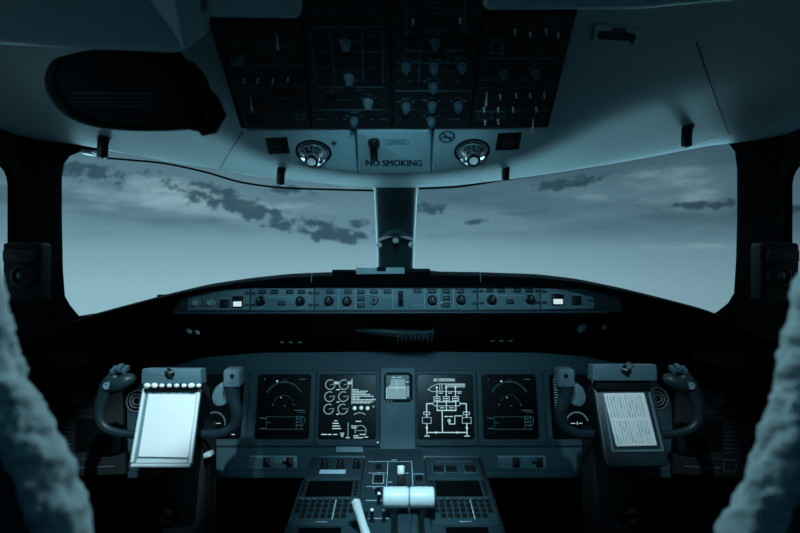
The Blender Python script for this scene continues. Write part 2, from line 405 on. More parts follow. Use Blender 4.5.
# walls
tag(MB().box(Fr((0,-1.08,0),(0,0,1)), -1.12, 0, 1.12, 1.95, -.03, 0).build('wall_back', m_wall), kind='structure')
tag(MB().box(Fr((0,2.72,0),(0,0,1)), -1.12, 0, 1.12, 1.12, -.03, 0).build('wall_front', m_matte), kind='structure')
SWY0, SWY1, SWZ0, SWZ1 = .35, 1.567, -.16, .285      # side window opening
for sgn, nm in ((-1, 'wall_left'), (1, 'wall_right')):
    X0 = sgn*1.02; fr = Fr((X0, 0, CZ), (0,0,1), (0, -sgn, 0) if False else (0, 1 if sgn < 0 else -1, 0))
    q = lambda y: y if sgn < 0 else -y
    b = MB()
    b.box(fr, q(-1.1), -1.25, q(2.75), SWZ0, -.02, 0); b.box(fr, q(-1.1), SWZ1, q(1.66), .50, -.02, 0)
    b.box(fr, q(-1.1), SWZ0, q(SWY0), SWZ1, -.02, 0)
    tag(b.build(nm, m_pillar), kind='structure')
    wn = MB(); wn.box(fr, q(SWY0-.01), SWZ0-.01, q(SWY1+.03), SWZ1+.01, -.026, -.021)
    w = wn.build('window_3' if sgn < 0 else 'window_4', m_glass); tag(w, kind='structure')
    wf = MB()
    o_ = rrect(q(SWY0-.02), SWZ0-.02, q(SWY1+.008), SWZ1+.02, .03); i_ = rrect(q(SWY0+.02), SWZ0+.02, q(SWY1-.004), SWZ1-.02, .05)
    n_ = len(o_); vv = [fr.pt(p[0],p[1],.004) for p in o_]+[fr.pt(p[0],p[1],.004) for p in i_]+[fr.pt(p[0],p[1],-.02) for p in i_]+[fr.pt(p[0],p[1],-.004) for p in o_]
    ff = []
    for i in range(n_):
        j = (i+1)%n_
        ff += [(i, j, n_+j, n_+i), (n_+i, n_+j, 2*n_+j, 2*n_+i), (3*n_+i, 3*n_+j, j, i)]
    wf.add(vv, ff); wf.build('window_frame', m_pillar, w)
# windscreens: frame ring and curved glass on each side of the centre post
def wdepth(px, py):
    t = min(1, abs(px-CX)/336); s_ = (py-165)/140
    top = 1.73-.05*t; bot = 2.20-.36*t**1.5
    return top+(bot-top)*max(0, min(1.2, s_))+.16*max(0, 1-abs(px-CX)/24)
inL = [(383,268),(250,290),(150,312),(92,322),(80,317),(70,305),(65,296),(63,270),(62,220),(62,178),(64,164),(70,156),(80,152),(110,150),(170,152),(250,165),(320,176),(379,184)]
ouL = [(388,330),(250,345),(150,360),(60,380),(20,370),(8,340),(8,310),(8,270),(8,230),(7.5,190),(7,165),(5,135),(40,118),(110,118),(170,125),(250,145),(320,155),(388,160)]
inR = [(408,268),(560,285),(660,308),(706,318),(718,311),(728,303),(734,293),(736,260),(737,220),(737,170),(735,152),(729,144),(716,138),(690,136),(640,144),(560,164),(480,175),(412,182)]
ouR = [(402,330),(560,345),(660,360),(740,380),(785,370),(792,340),(792,310),(792,270),(792,220),(792.5,180),(793,150),(794,125),(760,108),(690,112),(640,120),(560,140),(480,152),(402,160)]
for nm, inn, out, sgn in (('window_1', inL, ouL, -1), ('window_2', inR, ouR, 1)):
    # glass: grid between outline top and bottom, a little outside the ring
    g = MB(); cols = 12; rws = 6; vv = []
    x_in = CX+sgn*8; x_out = CX+sgn*352
    for j in range(rws+1):
        for i in range(cols+1):
            px = x_in+(x_out-x_in)*i/cols; py = 120+(345-120)*j/rws; vv.append(P(px, py, wdepth(px, py)+.035))
    g.add(vv, [(j*(cols+1)+i, j*(cols+1)+i+1, (j+1)*(cols+1)+i+1, (j+1)*(cols+1)+i) for j in range(rws) for i in range(cols)])
    w = g.build(nm, m_glass, ang=180); tag(w, kind='structure')
    md = w.modifiers.new('t', 'SOLIDIFY'); md.thickness = .008
    b = MB(); n_ = len(inn); vv = []
    for p in inn: vv.append(P(p[0], p[1], wdepth(*p)))
    for p in inn: vv.append(P(p[0], p[1], wdepth(*p)-.012))
    cen = (sum(p[0] for p in inn)/n_, sum(p[1] for p in inn)/n_)
    mid = []
    for p in inn:
        d = Vector((p[0]-cen[0], p[1]-cen[1])); d.normalize(); mid.append((p[0]+d.x*3, p[1]+d.y*3))
    vv = [P(p[0], p[1], wdepth(*p)+.04) for p in inn]+[P(p[0], p[1], wdepth(*p)) for p in inn]+[P(p[0], p[1], wdepth(*inn[i])-.012) for i, p in enumerate(mid)]
    for p in out:
        far = abs(p[0]-CX) > 300
        vv.append(P(p[0], p[1], 1.55 if far and p[1] > 122 and not 12 < p[0] < 788 else wdepth(*p)))
    for p in out:
        far = abs(p[0]-CX) > 300
        vv.append(P(p[0], p[1], (1.55 if far and p[1] > 122 and not 12 < p[0] < 788 else wdepth(*p))+.06))
    ff = [(k*n_+i, k*n_+(i+1)%n_, (k+1)*n_+(i+1)%n_, (k+1)*n_+i) for k in range(4) for i in range(n_)]
    b.add(vv, ff); fo = b.build('window_frame', m_pillar, w, ang=50)
# centre post: rounded section, leaning aft at the top
vv = []; ff = []; prof = [(math.copysign(abs(math.sin(math.radians(t)))**.72, t), 1.15*(1-abs(math.cos(math.radians(t)))**.9)) for t in range(-90, 91, 9)]
prof = [(-1, 1.5)]+prof+[(1, 1.5)]
levels = [(176,1.655,24.5),(190,1.70,23.5),(210,1.80,22),(240,1.97,20.3),(268,2.12,19),(300,2.28,18)]
for (py, Y, hw) in levels:
    for a, c in prof: 
        p = P(395.5, py, Y); vv.append((p.x+a*hw/F*Y, Y+c*.07, p.z))
n_ = len(prof)
for k in range(len(levels)-1):
    for i in range(n_): ff.append((k*n_+i, k*n_+(i+1)%n_, (k+1)*n_+(i+1)%n_, (k+1)*n_+i))
ff += [tuple(range(n_)), tuple((len(levels)-1)*n_+i for i in range(n_))]
post = MB().add(vv, ff).build('trim_1', m_post, ang=60); tag(post, kind='structure')

# ================================================================== OVERHEAD: nose panels, NO SMOKING placard, lamps
pb = P(CX, 127.5, 1.15); pf = P(CX, 171, 1.265)
NF = Fr(pf, pb-pf)                                    # face of the nose panels
def poly(fr, pts, c=0): return [fr.at(x, y, c) for x, y in pts]
def rpoly(fr, pts, c=0, r=.006):
    """polygon with rounded corners from picture points"""
    q = [Vector(p) for p in poly(fr, pts, c)]; o = []; n = len(q)
    for i in range(n):
        p0, p1, p2 = q[i-1], q[i], q[(i+1)%n]; d0 = (p0-p1); d2 = (p2-p1); rr = min(r, d0.length*.45, d2.length*.45)
        a = p1+d0.normalized()*rr; c_ = p1+d2.normalized()*rr
        for t in (0, .25, .5, .75, 1): o.append(tuple((1-t)**2*a+2*t*(1-t)*p1+t*t*c_))
    return o
def knobmesh(r, h, m, pointer=True):
    b = MB(); b.lathe(ID, 0, 0, [(0,0),(r*1.25,0),(r*1.25,h*.12),(r,h*.2),(r*.92,h*.92),(r*.8,h),(0,h)], 20); return b.mesh(m, name='knob')

root = empty('ceiling_placard', NF.pt(*NF.at(394,150)), 'pale square ceiling panel reading NO SMOKING, black handle slot at its upper left', 'panel')
MB().prism(NF, rpoly(NF, [(356.5,128),(431.5,128),(430,171.5),(358.5,171.5)], .0, .008), -.06, .006, .004).build('face_plate', m_nose, root)
b = MB(); a = NF.at(374,142,.006); b.cyl(NF, a[0], a[1], .004, .016, .0125, .0115, 20, .003); a2 = NF.at(370.5,157.5,.006); a3 = NF.at(377.5,142,.006)
b.box(NF, a2[0], a2[1], a3[0], a3[1], .004, .013, .002, .002); b.build('pull_handle', m_knob, root)
b = MB(); b.textfit(NF, 'NO SMOKING', 365.5, 422, 159.8, 166.2, .0062, bold=.0009); b.build('lettering', m_text, root)
b = MB(); a0 = NF.at(384,144.5,.006); a1 = NF.at(408.5,139.5,.006); b.line(NF, rrect(a0[0],a0[1],a1[0],a1[1],.006), .0012, .0061, closed=True)
b.textfit(NF, 'COMPASS', 387, 406, 140.3, 143.8, .0062, bold=.0004); b.build('compass_marking', m_line, root)

def lamp_panel(pts, lx, ly, sq, dot, lab, sign=None):
    root = empty('lamp_housing', NF.pt(*NF.at(lx, ly)), lab, 'panel')
    MB().prism(NF, rpoly(NF, pts, 0, .008), -.06, .004, .003).build('face_plate', m_nose, root)
    b = MB(); b.prism(NF, rpoly(NF, sq, .004, .003), .002, .006, .001); s_ = b.build('switch_recess', m_button, root)
    cx = sum(p[0] for p in sq)/4; cy = sum(p[1] for p in sq)/4+2.5; a = NF.at(cx, cy, .006)
    MB().box(NF, a[0]-.012, a[1]-.008, a[0]+.010, a[1]+.009, .005, .012, .003, .003).build('rocker', m_face, s_)
    if dot:
        a = NF.at(*dot, .004); MB().cyl(NF, a[0], a[1], .003, .0065, .0065, .006, 16, .001).build('screw', m_line, root); MB().cyl(NF, a[0], a[1], .006, .0068, .003).build('hole', m_button, root)
    if sign:
        a = NF.at(*sign, .004); pl = MB().box(NF, a[0]-.019, a[1]-.020, a[0]+.019, a[1]+.020, .003, .0047, 0, .003).build('no_smoking_sign', m_nose, root)
        b = MB(); b.arc(NF, (a[0], a[1]), .0145, 0, 360, .0032, .0048, 24, .0150); b.line(NF, [(a[0]-.010,a[1]+.010),(a[0]+.010,a[1]-.010)], .0034, .0048)
        b.line(NF, [(a[0]-.009,a[1]-.0015),(a[0]+.009,a[1]-.0015)], .0036, .0048); b.build('pictogram', m_text, pl)
    return root
lamp_panel([(244,129),(354.5,129),(357,171),(309,167),(262,150),(247,143)], 314, 154, [(265,138),(287,137),(290,153),(269,154)], (334,142.5),
    'pale ceiling panel with chrome reading lamp and black rocker switch, port of the handle slot')
lamp_panel([(433.5,128),(546,126),(543,139),(530,150),(494,163),(432,170.5)], 472, 153, [(498,133),(522,132),(519,149),(495,150)], None,
    'pale ceiling panel bearing the round no-smoking pictogram and a chrome reading lamp', (447,136.5))
def reading_lamp(px, py, lab, tilt):
    a = NF.at(px, py, .004); o = NF.pt(a[0], a[1], .004)
    root = empty('reading_lamp', o, lab, 'lamp')
    MB().lathe(Fr(o, NF.v), 0, 0, [(0,-.004),(.036,-.004),(.037,.001),(.033,.003),(.030,-.002),(.0,-.003)], 28).build('socket_ring', m_black, root)
    d = Vector((tilt,-.66,-.60)).normalized(); fr = Fr(o, d.cross(Vector((1,0,0))))
    if fr.n.dot(d) < 0: fr = Fr(o, -d.cross(Vector((1,0,0))))
    pr = [(0,-.02),(.029,-.006),(.0295,.002),(.0275,.009),(.0235,.016),(.018,.023),(.0145,.027),(.0135,.030),(.0145,.035),(.0135,.0375),(.009,.0375),(.008,.034),(0,.034)]
    hb = MB().lathe(fr, 0, 0, pr, 32)
    for i in range(14):      # flutes round the swivel
        an = 2*math.pi*i/14
        hb.tube([fr.pt(.0285*math.cos(an), .0285*math.sin(an), .003), fr.pt(.0240*math.cos(an), .0240*math.sin(an), .015), fr.pt(.0175*math.cos(an), .0175*math.sin(an), .024)], .0016, 6)
    hd = hb.build('swivel_head', m_chrome, root, ang=30)
    MB().cyl(fr, 0, 0, .0335, .0355, .008, .008, 20).build('lens', m_white, hd)
reading_lamp(313.5, 152, 'chrome swivel reading lamp in the ceiling between rocker switch and small screw', -.22)
reading_lamp(472, 151, 'chrome swivel reading lamp in the ceiling below the round no-smoking pictogram', -.10)

# ================================================================== OVERHEAD CONTROL PANEL
ob = P(CX, 127, 1.14); ot = P(CX, 12, .945)
OF = Fr(ob, ot-ob)
def tri_knob(w, h, d, m):      # pointer knob: a tapered bar on a round skirt
    b = MB(); b.lathe(ID, 0, 0, [(0,0),(w*.72,0),(w*.72,d*.2),(w*.6,d*.3),(0,d*.3)], 20)
    b.prism(ID, [(-w*.5,-h*.5),(w*.5,-h*.5),(w*.16,h*.5),(-w*.16,h*.5)], d*.25, d, d*.2); return b.mesh(m, name='pointer_knob')
kn_tri = tri_knob(.013, .016, .013, m_knobg)
b = MB(); b.lathe(ID, 0, 0, [(0,0),(.0085,0),(.0085,.003),(.0062,.004),(.0058,.014),(.005,.016),(0,.016)], 18); b.box(ID, -.0012, -.0055, .0012, .0055, .0155, .0185, .0008)
kn_rot = b.mesh(mat('overhead_knob_grey', (70,104,116), .4), name='rotary_knob')
b = MB(); b.cyl(ID, 0, 0, 0, .001, .002, .002, 12); b.tube([(0,0,.001),(0,-.001,.005),(0,-.002,.009)], [.0008,.0009,.0015], 8); kn_tog = b.mesh(m_white, name='toggle')
b = MB(); b.tube([(0,.012,.001),(0,.002,.008),(0,-.010,.012)], [.0007,.0009,.0020], 8); kn_togu = b.mesh(m_white, name='toggle')
bt_sq = MB().box(ID, -.0105, -.0095, .0105, .0095, 0, .004, .001, .0015).mesh(m_button, name='push_button')
# backing housing
bk = MB().prism(OF, poly(OF, [(241,128.5),(548,127.5),(590,-40),(190,-40)]), -.018, -.001, .0)
hs = bk.build('overhead_housing', m_matte); tag(hs, 'black tapering housing behind the four overhead switch panels', 'housing')
# columns meet along these picture lines (top x, bottom x)
seps = [((208,13),(244,127)), ((301,0),(311.5,127)), ((390.5,0),(392.5,127)), ((484,0),(470,127)), ((578,10),(545,126))]
def sx_at(k, y):
    (x0, y0), (x1, y1) = seps[k]; return x0+(x1-x0)*(y-y0)/(y1-y0)
colspec = [
 dict(lab='overhead switch panel at the port edge with a pale square guard', top=20,
   tog=[(244,79),(258,79),(273,79),(288,78)], togu=[(278,40),(252,102)], sq=[(279,92),(294,92),(251,107),(265,107),(282,106),(297,106),(253,120)], tri=[], rot=[],
   hl=[(222,45,296),(228,66,302),(234,87,306)], boxes=[(275,47,289,60),(296,115,304,119)], vl=[], guard=(237,58)),
 dict(lab='overhead switch panel carrying two ladders of three dark square buttons', top=-40,
   tog=[], togu=[], sq=[(321,44),(323,60),(325,75),(372,44),(373,60),(373,75),(348,58),(330,100)], tri=[(345.5,43),(349,78),(368,102)], rot=[(354,120)],
   hl=[(318,87,385),(320,110,382),(312,27,382)], boxes=[], vl=[(310,32,316,82),(330,32,335,82),(362,32,363.5,82),(382,32,383,82)], guard=None),
 dict(lab='overhead switch panel with nine rotary knobs joined by flow lines', top=-40,
   tog=[(413,20),(460,19)], togu=[], sq=[(406,41),(463,40)], tri=[], rot=[(435,42),(406,66),(434,67),(462,66),(433,86),(406,106),(432,105),(458,105),(431,120)],
   hl=[(394,91,470),(426,30,444),(430,8,442),(412,63,456)], boxes=[], vl=[(406,-10,406,36),(465,-10,464,35),(406,48,406,50.5),(406,50.5,420,50.5),(420,50.5,419,82),(463,45,463,50),(448,50,463,50),(448,50,448,63)], guard=None),
 dict(lab='overhead switch panel on the starboard edge, crowded with small chrome toggles', top=14,
   tog=[(515,30),(530,33),(546,30),(558,33),(500,95),(516,94),(530,94),(544,94),(484,108),(498,108),(513,108),(536,108),(485,121),(498,120)], togu=[(486,97),(532,124)], sq=[(516,44),(531,44)], tri=[], rot=[(503,72),(535,72)],
   hl=[(489,58,552),(480,80,530),(474,111,548)], boxes=[(478,112,491,119),(492,112,505,119)], vl=[(540,40,538,55)], guard=None, trap=(496,47)),
]
for k, cs in enumerate(colspec):
    g = .8; t_ = cs['top']
    out = [(sx_at(k,126.5)+g,126.5),(sx_at(k+1,126.5)-g,126.5),(sx_at(k+1,t_)-g,t_),(sx_at(k,t_)+g,t_)]
    root = empty('switch_module', OF.pt(*OF.at((out[0][0]+out[1][0])/2, 126)), cs['lab'], 'control panel')
    MB().prism(OF, poly(OF, out), -.0011, .004, .0015).build('face_plate', m_face, root)
    C = .004; b = MB()
    for (x0, y, x1) in cs['hl']: b.line(OF, [OF.at(x0, y, C), OF.at(x1, y, C)], .0011, C)
    for (x0, y0, x1, y1) in cs['vl']: b.line(OF, [OF.at(x0, y0, C), OF.at(x1, y1, C)], .0012, C)
    for (x0, y0, x1, y1) in cs['boxes']: b.line(OF, [OF.at(x0,y0,C),OF.at(x1,y0,C),OF.at(x1,y1,C),OF.at(x0,y1,C)], .001, C, closed=True)
    if cs.get('trap'): b.line(OF, [OF.at(*p, C) for p in ((493,40),(501,40),(504,53),(490,53))], .0022, C, closed=True)
    # engraved captions over each control: short unreadable dashes
    for (x, y) in cs['sq']+cs['rot']+cs['tri']:
        w = random.uniform(3, 5.5); b.line(OF, [OF.at(x-w, y-7.5, C), OF.at(x-w*.2, y-7.5, C)], .0012, C); b.line(OF, [OF.at(x+w*.1, y-7.5, C), OF.at(x+w, y-7.5, C)], .0012, C)
    for (x, y) in cs['rot']+cs['tri']:
        for s_ in (-1, 1): b.line(OF, [OF.at(x+s_*8, y-4, C), OF.at(x+s_*5.5, y-4, C)], .0016, C)
    for (x, y) in cs['tog']: b.line(OF, [OF.at(x-2.5, y-6, C), OF.at(x+2.5, y-6, C)], .0008, C)
    yy = t_+6 if t_ > 0 else 3
    while yy < 124:
        xa, xb = sx_at(k, yy)+6, sx_at(k+1, yy)-6; x = xa
        while x < xb:
            w = random.uniform(2, 4.5)
            if random.random() < .42 and x+w < xb: b.line(OF, [OF.at(x, yy, C), OF.at(x+w, yy, C)], .0009, C)
            x += w+1.2
        yy += 9.7
    b.build('engraved_lines', m_line, root)
    for kk, nm, me in (('sq','push_button',bt_sq),('tri','pointer_knob',kn_tri),('rot','rotary_knob',kn_rot),('tog','toggle_switch',kn_tog),('togu','toggle_switch',kn_togu)):
        for (x, y) in cs[kk]: a = OF.at(x, y, C); place(me, nm, OF, a[0], a[1], C, root)
    if cs.get('guard'):
        a = OF.at(*cs['guard'], C); MB().box(OF, a[0]-.0105, a[1]-.008, a[0]+.0105, a[1]+.009, C-.001, C+.012, .002, .001).build('switch_guard', m_line, root)['label'] = 'pale square switch guard'

# aft roof covers that hang below the liner, closer to the viewer
CF = Fr(P(200, 20, .86), (0, -.55, .84))
def cover(pts, lab, m, th=.05, r=.02, bev=.012):
    o = MB().prism(CF, rpoly(CF, pts, 0, r), -th, .0, bev).build('roof_cover', m, ang=80); tag(o, lab, 'cover'); return o
root = empty('roof_cover', CF.pt(*CF.at(100, 40)), 'broad dark moulded roof cover above the black pouch, with a rounded lip', 'cover')
MB().prism(CF, rpoly(CF, [(-220,-160),(-220,20),(-60,42),(60,50),(178,55),(194,44),(204,-10),(214,-160)], 0, .022), -.07, .0, .014).build('shell', m_ceil, root, ang=80)
# the raised gusset on its inboard corner
b = MB(); q = [CF.pt(*CF.at(x,y,0), c) for (x,y,c) in ((150,0,.0),(183,49,-.002),(202,0,.0),(176,-60,.03),(150,-90,.0),(208,-90,.0),(180,2,.022))]
b.add(q, [(0,1,6),(1,2,6),(2,5,3,6),(0,6,3,4),(3,5,4),(0,4,5,2,1)]); b.build('gusset', m_ceil, root, ang=20)
cover([(207,17.5),(299,19),(298,-120),(212,-120)], 'narrow pale roof cover overlapping the port end of the overhead switches', m_ceil, .03, .008, .006)
cover([(485,10.5),(640,9),(760,-2),(760,-120),(486,-120)], 'dim roof cover overlapping the starboard end of the overhead switches', m_ceil, .03, .008, .006)

# black stowage pouch hanging at the port side of the ceiling
PF = Fr(P(130, 95, 1.0), (0, -.45, .89))
root = empty('stowage_pouch', PF.pt(*PF.at(130,130)), 'black rounded pouch with faint printing, strapped under the ceiling', 'pouch')
outl = [(52,58),(44,75),(46,92),(58,110),(76,122),(100,129),(140,132),(180,131),(200,129),(205,105),(190,70),(150,55),(100,50)]
MB().prism(PF, rpoly(PF, outl, 0, .03), -.06, .012, .012).build('body', mat('pouch_vinyl', (15,30,36), .7, var=.15, spec=.2), root, ang=80)
MB().tube(smoothpath([PF.pt(*PF.at(x, y, .012), .010) for x, y in ((60,60),(54,78),(62,100),(80,115),(104,124),(150,128))], 5), .004, 8).build('piping', m_matte, root)
b = MB()
for j, (y, x0, x1) in enumerate(((93,72,152),(97.5,73,150),(101.5,75,155),(105.5,85,152))):
    x = x0
    while x < x1:
        w = random.uniform(3, 8); b.line(PF, [PF.at(x, y+(x-x0)*.012, .012), PF.at(min(x+w, x1), y+(x+w-x0)*.012, .012)], .0035 if j == 0 else .0022, .012); x += w+1.6
b.build('printed_lines', mat('faded_print', (48,74,84), .8), root)
MB().tube(smoothpath([PF.pt(*PF.at(x, y, .02), .020) for x, y in ((160,50),(176,62),(186,84),(194,108),(200,128))], 5), [.012]*2+[.017]*20 if False else .017, 10, flat=.5).build('strap', m_matte, root)
b = MB(); b.tube([PF.pt(*PF.at(x, y, .02), .026) for x, y in ((205,88),(212,100),(218,114),(212,126),(202,131))], [.008,.014,.016,.014,.008], 10); 
b.tube([PF.pt(*PF.at(x, y, .02), .026) for x, y in ((192,62),(199,76),(206,92))], [.005,.006,.006], 8); b.build('buckle', m_matte, root)

# seams of the ceiling liner: thin recessed-looking gasket strips laid on the liner
bpy.context.view_layer.update()
dg = bpy.context.evaluated_depsgraph_get()
def on_ceiling(px, py, lift=.002):
    d = Vector(((px-400)/F, 1, -(py-266.5)/F)).normalized(); e = Vector((0,0,CZ))
    mw = ceil.matrix_world; inv = mw.inverted()
    ok, loc, nor, _ = ceil.evaluated_get(dg).ray_cast(inv @ (e+d*.3), (inv.to_3x3() @ d))
    if not ok: return None
    return (mw @ loc)-d*lift
def strip(name, pts, r, m, lab, cat, lift=.001, k=8, kind=None):
    q = [on_ceiling(x, y, lift) for x, y in [tuple(v[:2]) for v in smoothpath([(x, y, 0) for x, y in pts], k)]]
    q = [v for v in q if v is not None]
    if len(q) < 2: print('strip miss', name); return None
    o = MB().tube(q, r, 6).build(name, m); 
    if kind: tag(o, kind=kind)
    else: tag(o, lab, cat)
    return o
strip('trim_2', [(697,42),(706,70),(717,102),(729,134)], .0013, m_text, None, None, kind='structure')
strip('trim_3', [(220,168),(226,158),(236,142),(243,131)], .0012, m_text, None, None, kind='structure')

# right ceiling sticker
q0, q1, q2 = on_ceiling(617,36,.003), on_ceiling(640,36,.003), on_ceiling(617,22,.003)
SFr = Fr(q0, q2-q0, q1-q0)
nn_ = (q1-q0).cross(q2-q0).normalized(); SFr.n = nn_; SFr.u = (q1-q0).normalized(); SFr.v = nn_.cross(SFr.u)
root = empty('sticker', SFr.pt(0,0), 'small pale sticker with a dark stamped badge, on the starboard ceiling liner', 'sticker')
MB().prism(SFr, poly(SFr, [(593,42),(637,45),(640,29),(596,24)]), -.003, .0005).build('sheet', mat('sticker_sheet', (150,180,188), .6), root)
b = MB(); b.prism(SFr, rpoly(SFr, [(597,39),(597,30),(636,33),(636,41)], 0, .008), .0004, .001); b.prism(SFr, poly(SFr, [(611,30),(612,27),(626,28),(626,32)]), .0004, .001); b.prism(SFr, poly(SFr, [(628,40),(634,40),(633,44.5),(631,44)]), .0004, .001); b.build('badge', m_text, root)

# sun blind rails along the windscreen heads, with hooks and plates
def rail(pts, Y, lab):
    o = MB().tube(smoothpath([P(x, y, Y) for x, y in pts], 6), .0028, 8).build('blind_rail', m_black); return tag(o, lab, 'rail')
rail([(98,157.5),(130,160),(165,163.5),(205,172),(240,182),(280,187.5),(330,189.5),(373,190.5)], 1.655, 'thin black rail bowing under the ceiling edge, between outer hook and post, port windscreen')
rail([(419,188.5),(460,186.5),(506,179.5),(560,172),(620,161.5),(665,152.5),(700,144.5),(728,134)], 1.655, 'thin black rail along the ceiling edge over the starboard windscreen')
def hook(px, y0, y1, Y, lab, s_=1.0):
    root = empty('blind_hook', P(px, y1, Y), lab, 'hook')
    w = 4.2/F*Y*s_
    MB().tube(smoothpath([P(px+2, y0+3, Y+.012), P(px+1.5, y0, Y-.012), P(px, (y0*2+y1)/3, Y-.02), P(px-.5, y1, Y-.012)], 4), w, 10, flat=.6).build('clip', m_knob, root)
    a = P(px+1, y0+5, Y); MB().tube([a+Vector((0,-.006,.004)), a+Vector((0,.02,.03))], w*1.1, 12).build('boss', m_ceil, root)
hook(103, 137, 157, 1.50, 'black rail hook at the outboard corner, below the black pouch', 1.3)
hook(281, 167, 184, 1.40, 'small black rail hook near the rocker switch, port of the post')
hook(506, 163, 180, 1.40, 'small black rail hook near the rocker switch, starboard of the post', .95)
hook(687, 124, 146, 1.42, 'black rail hook below the seam at the outboard starboard ceiling', 1.25)
for (x, y, r_, lab) in ((86,151.5,.09,'little pale plate at the port windscreen corner beside the hook'), (709,137.5,-.2,'little pale plate at the starboard windscreen corner beside the hook')):
    fr = Fr(P(x, y, 1.545), (0,0,1), (1,0,-r_)); o = MB().box(fr, -.016, -.005, .016, .005, -.03, .002, .001, .003).build('catch_plate', m_metal); tag(o, lab, 'plate')

# eye position indicator on the post
root = empty('eye_position_indicator', P(395.5,238,1.93), 'three white balls on a small v-shaped white bracket, fixed to the centre post', 'indicator')
Yp = 1.915
for x0, y0, x1, y1 in ((377.5,240,393.5,235),(398,235,413.5,239.5)):
    fr = Fr(P((x0+x1)/2,(y0+y1)/2,Yp), (0,0,1), (x1-x0,0,-(y1-y0))); l_ = (x1-x0)/2/F*Yp
    MB().box(fr, -l_, -.0042, l_, .0042, -.012, .006, .0015, .001).build('bracket_arm', m_white, root)
for x, y in ((379,245),(395.5,240.5),(411.5,244.5)):
    MB().ball(P(x,y,Yp-.006), .0098).build('ball', m_white, root)
c0 = P(395.5, 224, Yp+.02)
b = MB(); b.add([P(395.5,223,Yp+.0), P(381,237,Yp+.0), P(395.5,233,Yp-.03), P(410,237,Yp+.0), P(395.5,238,Yp+.04)], [(0,1,2),(0,2,3),(0,3,4),(0,4,1),(1,4,3,2)]); b.build('pyramid_base', m_post, root, ang=10)
# ================================================================== GLARESHIELD
sil = [(-30,360),(20,345),(60,327),(80,316),(120,305),(168,292.5),(205,284),(250,277.5),(290,273.5),(330,272),(400,271),(480,272),(540,274),(580,278.5),(625,287.5),(665,297),(700,306),(720,313),(745,328),(790,345),(830,360)]
def zt(px):
    for (x0,y0),(x1,y1) in zip(sil[:-1], sil[1:]):
        if x0 <= px <= x1: return y0+(y1-y0)*(px-x0)/(x1-x0)
YG = 1.60
cols = []; n_ = 0
pxs = [-30+860*i/86 for i in range(87)]
vv = []
for px in pxs:
    ys = sum(zt(min(830,max(-30,px+d))) for d in (-8,-4,0,4,8))/5
    t = ys; top_f = max(286.0, t+6); bot = max(313.5, top_f+3)
    if 188 <= px <= 606: pass
    Z = lambda py, Y: CZ-(py-266.5)/F*Y
    x = lambda Y: (px-400)/F*Y
    xx = (px-400)/F*1.64
    k = 1.64
    prof = [(2.45, Z(t,1.64)-.16), (2.0, Z(t,1.64)-.035), (1.74, Z(t,1.64)-.004), (1.64, Z(t,1.64)), (1.605, Z(t+1.5,1.605)), (1.585, Z(t+4,1.585)), (1.585, Z(top_f,1.585)), (1.592, Z(top_f+.5,1.592)), (1.628, Z(top_f+.5,1.628)), (1.628, Z(bot,1.628)), (1.59, Z(bot,1.59)), (1.586, Z(bot+2.5,1.586)), (1.60, Z(bot+4,1.60)), (1.96, Z(max(349, bot+6),1.96)), (2.45, Z(349,1.96)-.02)]
    for (Y, z) in prof: vv.append((x(1.60) if Y < 1.75 else x(1.60)*(1+(Y-1.75)*.02), Y, z))
n_ = len(prof)
ff = [(i*n_+j, i*n_+(j+1)%n_, (i+1)*n_+(j+1)%n_, (i+1)*n_+j) for i in range(len(pxs)-1) for j in range(n_)]
ff += [tuple(range(n_)), tuple((len(pxs)-1)*n_+j for j in range(n_))]
root = empty('glareshield', P(400, 349, 1.9), 'wide black padded glareshield hood arching beneath both windscreens', 'glareshield')
MB().add(vv, ff).build('hood', mat('glareshield_leather', (6,12,15), .85, spec=.05, var=.12, bump=.3, bscale=600), root, ang=50)
b = MB()
for px, py in ((311.5,274),(480.5,273)): b.box(Fr(P(px,py+4,1.584),(0,.1,1)), -.0012, -.012, .0012, .012, -.01, .0015)
b.build('joint', m_line, root)
GF = Fr(P(400, 300, 1.612), (0,.08,1))
MB().prism(GF, [GF.at(x, y) for x, y in ((172,313),(622,312.5),(620,298),(566,285),(540,283),(400,282),(250,283.5),(215,288),(182,299))], -.02, .0045, .002).build('mounting_plate', m_ped, root)
b = MB(); b.line(GF, [GF.at(176,313,.02), GF.at(606,312,.02)], .004, .018, .006); b.build('edge_strip', m_bezel, root)

G_btn = MB().box(ID, -.0100, -.0058, .0100, .0058, 0, .004, .001, .0012).mesh(m_button, name='push_button')
b = MB(); b.box(ID, -.0075, -.0026, .0075, .0026, .0040, .0046, 0, .001); G_cap = b.mesh(m_bezel, name='cap')
b = MB(); b.lathe(ID, 0,0, [(0,0),(.0135,0),(.0135,.002),(.0105,.003),(.0098,.020),(.0082,.022),(0,.022)], 22); b.box(ID, -.0018,-.009,.0018,.009,.021,.0245,.001); G_knob = b.mesh(m_knob, name='rotary_knob')
G_mark = MB().box(ID, -.0006,0,.0006,.0088,.0245,.0248).mesh(m_linelit, name='index_mark')
b = MB(); b.lathe(ID, 0,0, [(0,0),(.0105,0),(.010,.003),(.0085,.004),(.0078,.018),(.006,.020),(0,.020)], 20); G_lknob = b.mesh(m_whitem, name='dimmer_knob')
G_sc = MB().box(ID, -.0075,-.0035,.0075,.0035,0,.003,.0008,.003).mesh(m_bezel, name='fastener')
G_slot = MB().cyl(ID, 0,0,.0028,.0034,.0026,None,10).mesh(m_button, name='slot')
def gpanel(out, lab, cat, name='glareshield_module'):
    c = (sum(p[0] for p in out)/len(out), max(p[1] for p in out)); root = empty(name, GF.pt(*GF.at(*c)), lab, cat)
    MB().prism(GF, rpoly(GF, out, .006, .003), -.02, .006, .0015).build('face_plate', m_glare, root); return root
